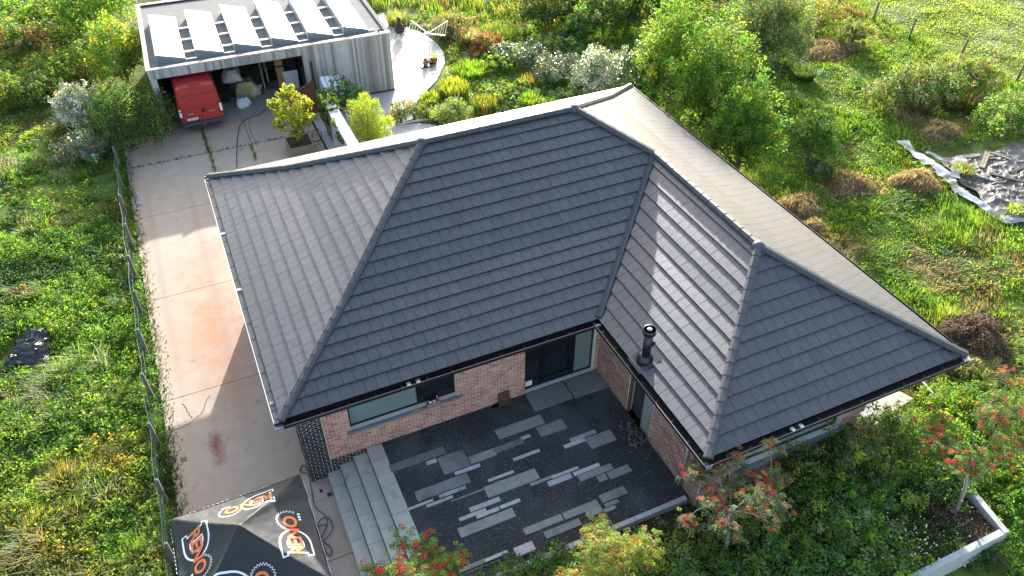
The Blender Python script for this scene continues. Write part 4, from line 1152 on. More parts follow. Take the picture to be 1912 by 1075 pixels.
# ivy
c = np.array((6.2, 20.2, .35))
def ivy(n, box_, size, pal):
    C = RNG.uniform(box_[0], box_[1], (n, 3)); return C
C = np.concatenate([RNG.uniform((5.8, 19.7, .0), (6.6, 21.2, 1.45), (2500, 3)), RNG.uniform((5.86, 16.5, .2), (5.97, 20.5, 1.3), (1300, 3)), RNG.uniform((5.9, 18.9, 1.2), (6.45, 19.3, 1.3), (260, 3))])
keep = vn(C[:, 1], C[:, 2]*1.7, .6, 5)+np.where(C[:, 1] > 19.6, .35, -.12) > .52
C = C[keep]; V, Q = leafset(C, np.tile(np.array((-.6, -.2, .5)), (len(C), 1)), .13, .8)
ie = empty('ivy', (5.95, 19.5, GZ), 'ivy hanging over the white garden wall', 'ivy')
npmesh('leaves', V, Q, palcols(len(C), ['mid', 'dark', 'bright', 'grey'], .3), LEAF, ie)
mb = MB()
for t in range(6): mb.tube([(5.96, 19.6+t*.2, GZ), (5.95, 19.4+t*.25, .2), (5.94, 19.3+t*.3, 1.15)], [.02, .015, .01], 5)
mb.build('stem', BARK, ie)
# white boards stacked on edge by the garage
q = G(612, 158, .9)
e = empty('board_stack', (q[0]+.3, q[1], GZ), 'stack of white insulation boards standing against the garage', 'boards')
for i in range(4):
    x = 6.55+i*.24
    MB().obox((x, 22.9-.05*i, GZ+.95), (.10, 0, 0), (0, .42, .10), (0, -.2, .75)).build('board', WHITE, e)
# brown gate panel
e = empty('timber_gate', (5.3, 21.6, GZ), 'brown timber screen gate beside the garden wall', 'gate')
for i in range(9):
    x = 4.55+i*.17
    MB().box(x, x+.155, 21.6+i*.15, 21.64+i*.15, GZ+.05, 1.15).build('plank', WOODR, e)
MB().bar((4.5, 21.52, 1.0), (6.1, 22.93, 1.0), .06, .1).build('rail', DKBROWN, e)
MB().bar((4.5, 21.52, -.3), (6.1, 22.93, -.3), .06, .1).build('rail', DKBROWN, e)
MB().box(6.05, 6.17, 22.9, 23.02, GZ, 2.1).build('post', DKBROWN, e)
# planter box with small tree
px0, px1, py0, py1 = 3.8, 4.95, 18.97, 20.2
e = empty('planter_box', ((px0+px1)/2, (py0+py1)/2, GZ), 'square slatted timber planter holding the yellow tree', 'planter')
for j in range(4):
    z0, z1 = GZ+.03+j*.1, GZ+.12+j*.1
    MB().box(px0, px1, py0, py0+.03, z0, z1).build('slat', WOOD, e); MB().box(px0, px1, py1-.03, py1, z0, z1).build('slat', WOOD, e)
    MB().box(px0, px0+.03, py0+.031, py1-.031, z0, z1).build('slat', WOOD, e); MB().box(px1-.03, px1, py0+.031, py1-.031, z0, z1).build('slat', WOOD, e)
MB().box(px0+.04, px1-.04, py0+.04, py1-.04, GZ+.02, GZ+.38).build('soil_fill', SOIL, e)
zr = GZ+.43
MB().box(px0-.03, px1+.03, py0-.03, py0+.05, zr, zr+.03).box(px0-.03, px1+.03, py1-.05, py1+.03, zr, zr+.03).box(px0-.03, px0+.05, py0+.051, py1-.051, zr, zr+.03).box(px1-.05, px1+.03, py0+.051, py1-.051, zr, zr+.03).build('rim', WOOD, e)
def smalltree(name, label, base, top, blobs, pal, leaf, cat='tree', aspect=.6, mtl=None, nl=26, dens=1., rt=.05):
    e = empty(name, tuple(base), label, cat)
    Cs = []; outs = []; ids = []; P_ = []
    for (dx, dy, z, r_) in blobs:
        n = int(9*r_*r_*math.pi*4*dens/(leaf*leaf*aspect)/nl*.22)+6
        u = unit(RNG.normal(size=(n, 3)))*(RNG.random((n, 1))**.4)*r_
        p = u+np.array((base[0]+dx, base[1]+dy, z)); idx = np.repeat(np.arange(n), nl)
        off = unit(RNG.normal(size=(n*nl, 3)))*(RNG.random((n*nl, 1))**.5)*r_*.33
        Cs.append(p[idx]+off); outs.append(unit(unit(u)[idx]+unit(off))); P_.append(p)
    C = np.concatenate(Cs); V, Q = leafset(C, np.concatenate(outs), leaf, aspect)
    npmesh('crown', V, Q, palcols(len(C), pal, .25), mtl or LEAF, e)
    mb = MB(); b = np.array(base, float)
    mb.tube([b, b+(.03, .02, (top-b[2])*.4), b+(0, .05, (top-b[2])*.85)], [rt, rt*.8, rt*.3], 8)
    for (dx, dy, z, r_) in blobs:
        a = b+np.array((0, .02, (z-b[2])*random.uniform(.35, .6))); t = b+np.array((dx, dy, z-b[2]))
        mb.tube([a, (a+t)/2+np.array((dx*.12, dy*.12, -.05)), t], [rt*.55, rt*.35, rt*.15], 6)
        for _ in range(4):
            v = np.array((random.gauss(0, 1), random.gauss(0, 1), random.uniform(0, 1)))*r_*.55
            mb.tube([t*.6+a*.4, t+v], [rt*.2, rt*.07], 5)
    mb.build('trunk', BARK, e, True)
    return e
tb = (4.33, 19.6, GZ+.38)
smalltree('potted_tree', 'small yellow green maple growing in the square planter', tb, 2.6,
          [(-.05, .1, 2.45, .34), (-.75, .2, 1.9, .3), (.75, .1, 1.5, .32), (-.55, .15, 1.55, .42), (.45, .0, 1.65, .45), (-.1, -.2, 1.35, .5), (.7, -.1, .95, .36), (-.65, -.1, .75, .36), (.15, .1, .75, .5), (.0, 0, .15, .3), (-.3, .2, 2.0, .3), (.25, .2, 2.05, .3)],
          ['lime', 'yellow', 'yellow', 'lime'], .11, dens=.62)
# black hose / cable on the drive
def cable(name, label, pix_, r, z=GZ+.02, m=HOSE, cat='cable'):
    P_ = [G(*p, z) for p in pix_]; fine = []
    for i in range(len(P_)-1):
        p0, p1, p2, p3 = P_[max(i-1, 0)], P_[i], P_[i+1], P_[min(i+2, len(P_)-1)]
        for t in np.linspace(0, 1, 9)[:-1]:
            fine.append(.5*((2*p1)+(-p0+p2)*t+(2*p0-5*p1+4*p2-p3)*t*t+(-p0+3*p1-3*p2+p3)*t**3))
    fine.append(P_[-1])
    tag(MB().tube(fine, r, 6).build(name, m, None, True), label, cat)
cable('hose', 'dark hose curving over the driveway from the garage', [(496, 203), (485, 213), (463, 221), (449, 232), (444, 255), (442, 285), (442, 312)], .018)
cable('extension_cable', 'tangled black cable lying between gazebo and steps', [(575, 880), (566, 868), (560, 880), (575, 885), (580, 905), (588, 945), (605, 960), (611, 975), (604, 995), (598, 1005), (593, 985), (600, 968), (615, 968), (621, 985), (614, 1000), (604, 1010), (618, 1022), (617, 1037), (608, 1030), (600, 1005), (594, 985), (608, 978)], .012)
cable('extension_cable', 'thin cable coil on the gravel beside the planter box', [(575, 262), (590, 240), (600, 248), (596, 262), (582, 262), (588, 250), (604, 262), (606, 274)], .014)
# rotary clothes dryer
b = G(803, 113); e = empty('rotary_dryer', tuple(b), 'rotary clothes dryer standing on the patio', 'clothes dryer')
zt = b[2]+1.65
MB().tube([b, b+(0, 0, 1.75)], .028, 10).build('pole', ALU, e, True)
tips = []
for i in range(4):
    a = R(20+90*i); t = b+np.array((1.5*math.cos(a), 1.5*math.sin(a), 1.95)); tips.append(t)
    MB().bar(b+np.array((0, 0, 1.62)), t, .035, .035).build('arm', ALU, e)
for k_ in range(5):
    f = .42+.14*k_
    pp = [b+np.array((0, 0, 1.62))+(t-b-np.array((0, 0, 1.62)))*f for t in tips]
    for i in range(4): MB().tube([pp[i], pp[(i+1) % 4]], .007, 4).build('line', GALV, e)
MB().lathe(b, [(.22, 0), (.22, .08), (.05, .1)], 14).build('base', TERRA, e)
# chiminea
b = G(747, 68); e = empty('chiminea', tuple(b), 'small black iron fire pot on three legs at the patio edge', 'fire pot')
MB().lathe(b+(0, 0, .18), [(.1, 0), (.26, .12), (.31, .32), (.27, .5), (.16, .64), (.1, .7), (.1, .92), (.13, .93)], 20).build('bowl', IRON, e, True)
for i in range(3):
    a = R(30+120*i); MB().bar(b+np.array((.12*math.cos(a), .12*math.sin(a), .3)), b+np.array((.27*math.cos(a), .27*math.sin(a), 0)), .03, .03).build('leg', IRON, e)
MB().lathe(b+(0, 0, 1.12), [(.16, 0), (.17, .02), (.03, .09)], 14).build('lid', IRON, e)
# pots by the dryer
b = G(795, 124)
e = empty('stone_urn', tuple(b), 'small stone urn on a slab below the dryer', 'urn')
MB().lathe(b+(0, 0, .06), [(.13, 0), (.16, .18), (.1, .34), (.12, .42), (.05, .45)], 14).build('body', WOOD, e, True)
MB().box(b[0]-.3, b[0]+.3, b[1]-.16, b[1]+.16, GZ, GZ+.06).build('slab', DKBROWN, e)
def pot(name, label, b, r_, h_, m, plant=None):
    e = empty(name, tuple(b), label, 'flower pot')
    MB().lathe(b, [(r_*.7, 0), (r_, h_), (r_*1.08, h_), (r_*1.08, h_*.9), (r_*.9, h_*.92)], 16).build('pot', m, e, True)
    MB().lathe(b+(0, 0, h_*.8), [(r_*.9, 0), (r_*.9, .02)], 12).build('soil_fill', SOIL, e)
    if plant:
        n = 160; C = b+np.array((0, 0, h_+.16))+unit(RNG.normal(size=(n, 3)))*(RNG.random((n, 1))**.5)*r_*1.4
        V, Q = leafset(C, unit(C-b), .09); npmesh('plant', V, Q, palcols(n, plant), LEAF, e)
pot('flower_pot', 'terracotta pot with a bright yellow green plant by the dryer', G(811, 118), .2, .28, TERRA, ['lime', 'yellow'])
pot('flower_pot', 'empty terracotta pot right of the stone urn', G(806, 124), .13, .18, TERRA)
pot('flower_pot', 'dark round pot with a dry stalk near the ridge', G(822, 236), .22, .3, RUBBER, None)
b = G(760, 226)
e = empty('folded_barrow', tuple(b), 'small overturned garden trolley with black wheels on the patio', 'trolley')
MB().obox(b+(0, 0, .2), (.28, 0, .03), (0, .2, 0), (0, 0, .06)).build('tray', WHITE, e)
for s_ in (-1, 1):
    MB().tube([b+np.array((s_*.32, -.05, .16)), b+np.array((s_*.4, -.05, .16))], .16, 14).build('wheel', RUBBER, e)
    MB().tube([b+np.array((s_*.15, .1, .2)), b+np.array((s_*.2, .5, .55))], .02, 6).build('handle', ALU, e)
# low concrete edging on the patio bed
e = empty('bed_edging', tuple(G(740, 220)), 'pale stone edging along the patio flower bed', 'edging')
for (p, q) in (((717, 225), (745, 231)), ((745, 231), (775, 226)), ((775, 226), (815, 221)), ((815, 221), (832, 236))):
    MB().bar(G(*p)+(0, 0, .03), G(*q)+(0, 0, .03), .1, .1).build('edge_stone', PATIO, e)

# things on the window sill and by the wall
zs = WZ0-.004
bb = fx(500+980*.3163, 560+640*.3163); xs_ = float(bb[0])
e = empty('wooden_tray', (xs_, Yw-.02, zs), 'small wooden tray on the front window sill', 'tray')
MB().box(xs_-.2, xs_+.2, Yw-.085, Yw+.06, zs, zs+.015).box(xs_-.2, xs_+.2, Yw-.085, Yw-.07, zs+.0151, zs+.11).box(xs_-.2, xs_+.2, Yw+.045, Yw+.06, zs+.0151, zs+.07).build('box', PLY, e)
MB().box(xs_-.2, xs_-.185, Yw-.069, Yw+.044, zs+.0151, zs+.11).build('end_board', PLY, e)
for i, (dx, m, hh, lb) in enumerate(((-.09, WHITE, .13, 'white paint tin at the left end of the sill tray'), (.03, WHITE, .13, 'white paint tin in the middle of the sill tray'), (.135, LAMPR, .22, 'red bottle at the right end of the sill tray'))):
    e2 = empty('paint_tin' if i < 2 else 'bottle', (xs_+dx, Yw-.01, zs+.016), lb, 'tin' if i < 2 else 'bottle')
    MB().lathe((xs_+dx, Yw-.01, zs+.016), [(.045, 0), (.045, hh*.8), (.038, hh*.82), (.038, hh) if i < 2 else (.02, hh)], 14).build('body', m, e2, True)
    MB().lathe((xs_+dx, Yw-.01, zs+.016+hh), [(.036, 0), (.036, .01)] if i < 2 else [(.018, 0), (.018, .03)], 12).build('lid', DKGREY if i < 2 else WHITE, e2)
yb_ = float(fx(500+875*.3163, 560+655*.3163)[0])
tag(MB().box(yb_-.12, yb_+.14, Yw-.08, Yw-.03, zs, zs+.03).box(yb_-.2, yb_-.12, Yw-.07, Yw-.04, zs+.003, zs+.02).build('hand_brush', mat('yellow_brush', (.4,.25,.05), .6)), 'yellow hand brush lying on the front window sill', 'brush')
p0 = fx(500+1388*.3163, 560+600*.3163); xb0 = float(p0[0])
e = empty('brown_board', (xb0, Yw-.15, 0), 'rusty brown board leaning against the brick wall', 'board')
MB().obox((xb0, Yw-.1, .24), (.19, 0, 0), (0, .05, .235), (0, .012, -.0025)).build('sheet', mat('rusty_board', (.095,.04,.022), .8, var=.35, scale=9, bump=.2), e)
MB().obox((xb0, Yw-.13, .1), (.2, 0, 0), (0, .006, .03), (0, .012, -.0025)).build('edge_batten', DKBROWN, e)
tag(MB().box(xb0-.42, xb0-.2, Yw-.14, Yw-.06, .001, .05).build('brick_fragment', BRICK), 'dark brick fragment on the gravel beside the board', 'brick')
# rubble by the unfinished doorway
rp = G(1200, 815, 0)
mbr = MB()
for i in range(70):
    a = random.random()*6.28; d = random.random()**.6*.55; s_ = random.uniform(.02, .06)
    x, y = XW-.30+d*math.cos(a)*.7, Yw-ob-.2+d*math.sin(a)*1.2
    if x > XW-.05: continue
    v1 = unit(RNG.normal(size=(3, 3)))*s_
    mbr.obox((x, y, .0+s_*.5), v1[0], v1[1]*.8, v1[2]*.7)
tag(mbr.build('rubble', mat('rubble', (.12,.09,.07), .9, var=.4, scale=12)), 'heap of brick rubble below the unfinished doorway', kind='stuff')

# ================================================================= FENCES
e = empty('wire_fence', (-3.62, 12, GZ), 'green wire fence with concrete posts along the driveway', 'fence')
ys = [1.35+2.22*i for i in range(-2, 12)]
for i, y in enumerate(ys):
    x = -3.62+random.uniform(-.03, .03); tz = .5+random.uniform(-.05, .05); tl = random.uniform(-.05, .05)
    mb = MB()
    mb.add([(x-.055, y-.055, GZ-.1), (x+.055, y-.055, GZ-.1), (x+.055, y+.055, GZ-.1), (x-.055, y+.055, GZ-.1),
            (x-.05+tl, y-.05, tz-.04), (x+.05+tl, y-.05, tz-.04), (x+.05+tl, y+.05, tz-.04), (x-.05+tl, y+.05, tz-.04),
            (x-.03+tl, y-.03, tz), (x+.03+tl, y-.03, tz), (x+.03+tl, y+.03, tz), (x-.03+tl, y+.03, tz)],
           [(0, 1, 5, 4), (1, 2, 6, 5), (2, 3, 7, 6), (3, 0, 4, 7), (4, 5, 9, 8), (5, 6, 10, 9), (6, 7, 11, 10), (7, 4, 8, 11), (8, 9, 10, 11)])
    mb.build('post', POSTM, e)
mb = MB(); zlo, zhi = GZ+.03, .36
def fpt(y, z): return (-3.68+.03*math.sin(y*2.1+z*2), y, z+.04*math.sin(y*1.4))
for y in np.arange(ys[0], ys[-1], .1):
    for s_ in (1, -1):
        a, b = fpt(y, zlo), fpt(y+s_*(zhi-zlo)*.9, zhi)
        m_ = ((a[0]+b[0])/2, (a[1]+b[1])/2, (a[2]+b[2])/2)
        if ys[0] <= b[1] <= ys[-1]: mb.tube([a, b], .0024, 3, False)
for z in (zhi+.01, (zlo+zhi)/2): mb.tube([fpt(y, z) for y in np.arange(ys[0], ys[-1], .5)], .006, 4, False)
mb.build('wire_mesh', WIRE, e)

e = empty('pasture_fence', tuple(G(1760, 100)), 'wooden post fence along the bright pasture', 'fence')
pp = []
for p in ((1630, 38), (1697, 72), (1791, 113), (1896, 156)):
    b = G(*p); b[2] = float(gh(b[0], b[1])); pp.append(b)
d = pp[1]-pp[0]
pp = [pp[0]-d*1.0]+pp+[pp[-1]+(pp[-1]-pp[-2])]
for b in pp:
    MB().tube([b-(0, 0, .3), b+(.0, 0, .6), b+(.05, -.03, 1.3)], [.07, .065, .06], 9).build('post', POSTM, e)
for z in (.5, .85, 1.15):
    MB().tube([b+np.array((.02, 0, z)) for b in pp], .006, 4, False).build('wire', GALV, e)

# ================================================================= GROUND COVER
def cover(name, label, pts, hts, leaf, nl, crad, pals, patch, seed, mtl=None, aspect=.5):
    """weeds as little domes of leaves at pts (n,2)"""
    n = len(pts); z = gh(pts[:, 0], pts[:, 1])
    idx = np.repeat(np.arange(n), nl)
    u = unit(RNG.normal(size=(len(idx), 3))); u[:, 2] = np.abs(u[:, 2])
    rr = (crad*RNG.uniform(.7, 1.35, n))[idx]; q = RNG.random(len(idx))**.35
    C = np.stack([pts[idx, 0]+u[:, 0]*rr*q, pts[idx, 1]+u[:, 1]*rr*q, z[idx]+.02+u[:, 2]*hts[idx]*q], 1)
    V, Q = leafset(C, u, leaf, aspect, .55)
    pv = vn(pts[:, 0], pts[:, 1], patch, seed)*.7+vn(pts[:, 0], pts[:, 1], patch*.3, seed+3)*.3
    pv = np.clip((pv-.22)/.56, 0, .999)
    base = np.array([PAL[p] for p in pals]); w = (pv*len(pals)).astype(int)
    cl = base[w]*(1+.2*RNG.normal(size=(n, 1)))
    cl = cl[idx]*(1+.22*RNG.normal(size=(len(idx), 1)))*(1+.08*RNG.normal(size=(len(idx), 3)))
    o = npmesh(name, V, Q, np.clip(cl, .008, .6), mtl or LEAF)
    tag(o, label, kind='stuff'); return o
def scatter(n, x0, x1, y0, y1, ok=None):
    p = np.stack([RNG.uniform(x0, x1, n), RNG.uniform(y0, y1, n)], 1)
    return p if ok is None else p[ok(p)]
# left field of nettles and weeds, near then far
p = scatter(4200, -11, -3.72, -4, 17)
h = .12+.42*vn(p[:, 0], p[:, 1], 1.1, 6)+.12*vn(p[:, 0], p[:, 1], 3, 8)
bp = G(50, 662)
keep = ((p[:, 0]-bp[0])/.85)**2+((p[:, 1]-bp[1])/.95)**2 > 1
p, h = p[keep], h[keep]
near = p[:, 1] < 4.5
cover('weeds', 'thick green nettles and weeds left of the fence', p[~near], h[~near], .10, 34, .23, ['dark', 'mid', 'bright', 'bright', 'mid', 'lime', 'bright'], 2.6, 3)
cover('weeds', 'yellow green weeds and dry stalks in the lower left corner', p[near], h[near]*1.05, .095, 38, .22, ['mid', 'bright', 'mid', 'lime', 'olive', 'lime', 'gold', 'olive'], 1.7, 5)
p = scatter(3000, -20, -3.7, 17, 52)
cover('weeds', 'far weeds and rough grass beyond the shrubs on the left', p, .1+.4*vn(p[:, 0], p[:, 1], 1.6, 6), .15, 26, .34, ['mid', 'bright', 'mid', 'lime', 'olive', 'bright', 'dark'], 3.5, 13)
# weeds creeping through the wire fence
p = np.stack([RNG.normal(-3.6, .1, 420), RNG.uniform(-3, 22, 420)], 1)
p = p[vn(p[:, 1]*0, p[:, 1], 1.1, 4) > .38]
cover('fence_weeds', 'climbing weeds growing through the wire fence', p, RNG.uniform(.15, .5, len(p)), .085, 26, .16, ['mid', 'bright', 'mid', 'dark'], 1.2, 2)

# dead leaves gathered along the driveway edge
n = 700; P3 = np.stack([-3.3+np.abs(RNG.normal(size=n))*.16, RNG.uniform(-1, 22, n), np.full(n, GZ+.012)], 1)
V, Q = leafset(P3, np.tile(np.array((0, 0, 3.)), (n, 1)), .055, .6, 3.); tag(npmesh('leaf_litter', V, Q, palcols(n, ['brown', 'dry', 'rust', 'olive'], .4)*.7, STRAW), 'dead leaves and grit along the driveway edge', kind='stuff')
# grass on the right and at the back
def grass(name, label, pts, hl, wd, pals, patch, seed, lean=.5, nb=9, crad=.1):
    n = len(pts); z = gh(pts[:, 0], pts[:, 1]); idx = np.repeat(np.arange(n), nb); m = len(idx)
    B = np.stack([pts[idx, 0]+RNG.normal(size=m)*crad, pts[idx, 1]+RNG.normal(size=m)*crad, z[idx]-.02], 1)
    wind = vn(pts[:, 0], pts[:, 1], 2.2, seed+7)*6.28
    a = wind[idx]+RNG.normal(size=m)*.9; hh = hl[idx]*RNG.uniform(.6, 1.25, m)
    le = np.stack([np.cos(a), np.sin(a), np.zeros(m)], 1)*(hh*lean*RNG.uniform(.4, 1.6, m))[:, None]
    V, Q = bladeset(B, le, hh, wd*RNG.uniform(.7, 1.4, m))
    pv = np.clip((vn(pts[:, 0], pts[:, 1], patch, seed)*.65+vn(pts[:, 0], pts[:, 1], patch*.25, seed+1)*.35-.22)/.56, 0, .999)
    base = np.array([PAL[p_] for p_ in pals]); cl = base[(pv*len(pals)).astype(int)]*(1+.18*RNG.normal(size=(n, 1)))
    cl = cl[idx]*(1+.2*RNG.normal(size=(m, 1)))*(1+.08*RNG.normal(size=(m, 3)))
    o = npmesh(name, V, Q, np.repeat(np.clip(cl, .01, .6), 2, 0), LEAF)
    tag(o, label, kind='stuff'); return o
def okright(p):
    x, y = p[:, 0], p[:, 1]
    v = np.stack([x, y, np.full(len(p), -.6)], 1)-CAM; dz = v@_f
    sx = (v@_r)/dz; sy = (v@_u)/dz
    vis = (np.abs(sx) < .68) & (np.abs(sy) < .40)
    return vis & (x < 42.2+.0*y)
def off_tarp(p):
    return ~((p[:, 0] > 30.6) & (p[:, 0] < 37.5) & (p[:, 1] > .6) & (p[:, 1] < 7.2) & (p[:, 1] < 7.6-.25*(p[:, 0]-30.6)))
p = scatter(5200, -11, -3.75, -4, 30); p = p[(vn(p[:, 0], p[:, 1], 1.7, 90) > .56) & (((p[:, 0]-bp[0])/.9)**2+((p[:, 1]-bp[1])/1.0)**2 > 1)]
grass('wild_grass', 'tufts of long grass and dead stalks among the nettles', p, .25+.3*vn(p[:, 0], p[:, 1], 1.2, 91), .028, ['lime', 'bright', 'silver', 'dry', 'mid', 'lime', 'olive'], 1.6, 92, .7, 9, .1)
p = scatter(42000, 18.9, 43, -12, 46, okright); p = p[off_tarp(p)]
hl = .07+.24*vn(p[:, 0], p[:, 1], 1.5, 21)**1.6+.08*vn(p[:, 0], p[:, 1], 5, 22)
grass('grass', 'rough sunlit grass right of the house', p, hl, .032, ['dry', 'olive', 'lime', 'bright', 'lime', 'mid', 'bright', 'lime'], 3.0, 31, .75, 7, .13)
p = scatter(2600, 19, 43, -12, 46, okright); p = p[off_tarp(p)]
sel = vn(p[:, 0], p[:, 1], 2.6, 41) > .52; p = p[sel]
cover('lawn_weeds', 'leafy weeds in lush patches over the right meadow', p, .10+.3*vn(p[:, 0], p[:, 1], 1.2, 42), .12, 26, .32, ['bright', 'mid', 'lime', 'bright', 'teal'], 2.5, 43)
# pasture beyond the posts
p = scatter(34000, 42.3, 62, -2, 48)
v = np.stack([p[:, 0], p[:, 1], np.full(len(p), -.6)], 1)-CAM; dz = v@_f
p = p[(np.abs(v@_r/dz) < .68) & (np.abs(v@_u/dz) < .42)]
grass('pasture_grass', 'short bright pasture grass beyond the post fence', p, .06+.12*vn(p[:, 0], p[:, 1], 1.0, 51)**2, .05, ['lime', 'pale', 'silver', 'lime', 'pale'], 1.5, 52, 1.0, 6, .2)
# wild border behind the garden
p = scatter(9000, 11, 42, 27, 62); p = p[(p[:, 0] > 15.6) | (p[:, 1] > 34.8)]
v = np.stack([p[:, 0], p[:, 1], np.full(len(p), -.6)], 1)-CAM; dz = v@_f
p = p[(np.abs(v@_r/dz) < .68) & (np.abs(v@_u/dz) < .42) & (v@_r/dz < .40)]
grass('meadow_grass', 'tall dry meadow grass at the far edge of the garden', p, .3+.55*vn(p[:, 0], p[:, 1], 1.8, 61), .035, ['olive', 'dry', 'mid', 'olive', 'bright', 'dry', 'lime'], 3, 62, .4, 8, .16)
# garden bed ground cover behind the house
rimx = np.array([12.0, 10.9, 11.6, 12.6, 14.0, 14.9, 15.0, 14.8, 13.8]); rimy = np.array([18.6, 20.6, 22.0, 23.2, 25.6, 27.4, 28.8, 30.4, 31.6])
p = scatter(5200, 10.5, 24, 13.2, 33)
v = np.stack([p[:, 0], p[:, 1], np.full(len(p), -.6)], 1)-CAM; dz = v@_f
rx_ = np.interp(p[:, 1], rimy, rimx, left=12.5, right=14.0)
p = p[(p[:, 0] > rx_+.25) & (p[:, 1] > 13.6+.0*p[:, 0])]
cover('garden_plants', 'mixed low flowering plants filling the rear garden bed', p, .12+.42*vn(p[:, 0], p[:, 1], 1.1, 71), .12, 26, .27, ['mid', 'bright', 'lime', 'silver', 'bright', 'olive', 'lime', 'teal'], 1.8, 72)

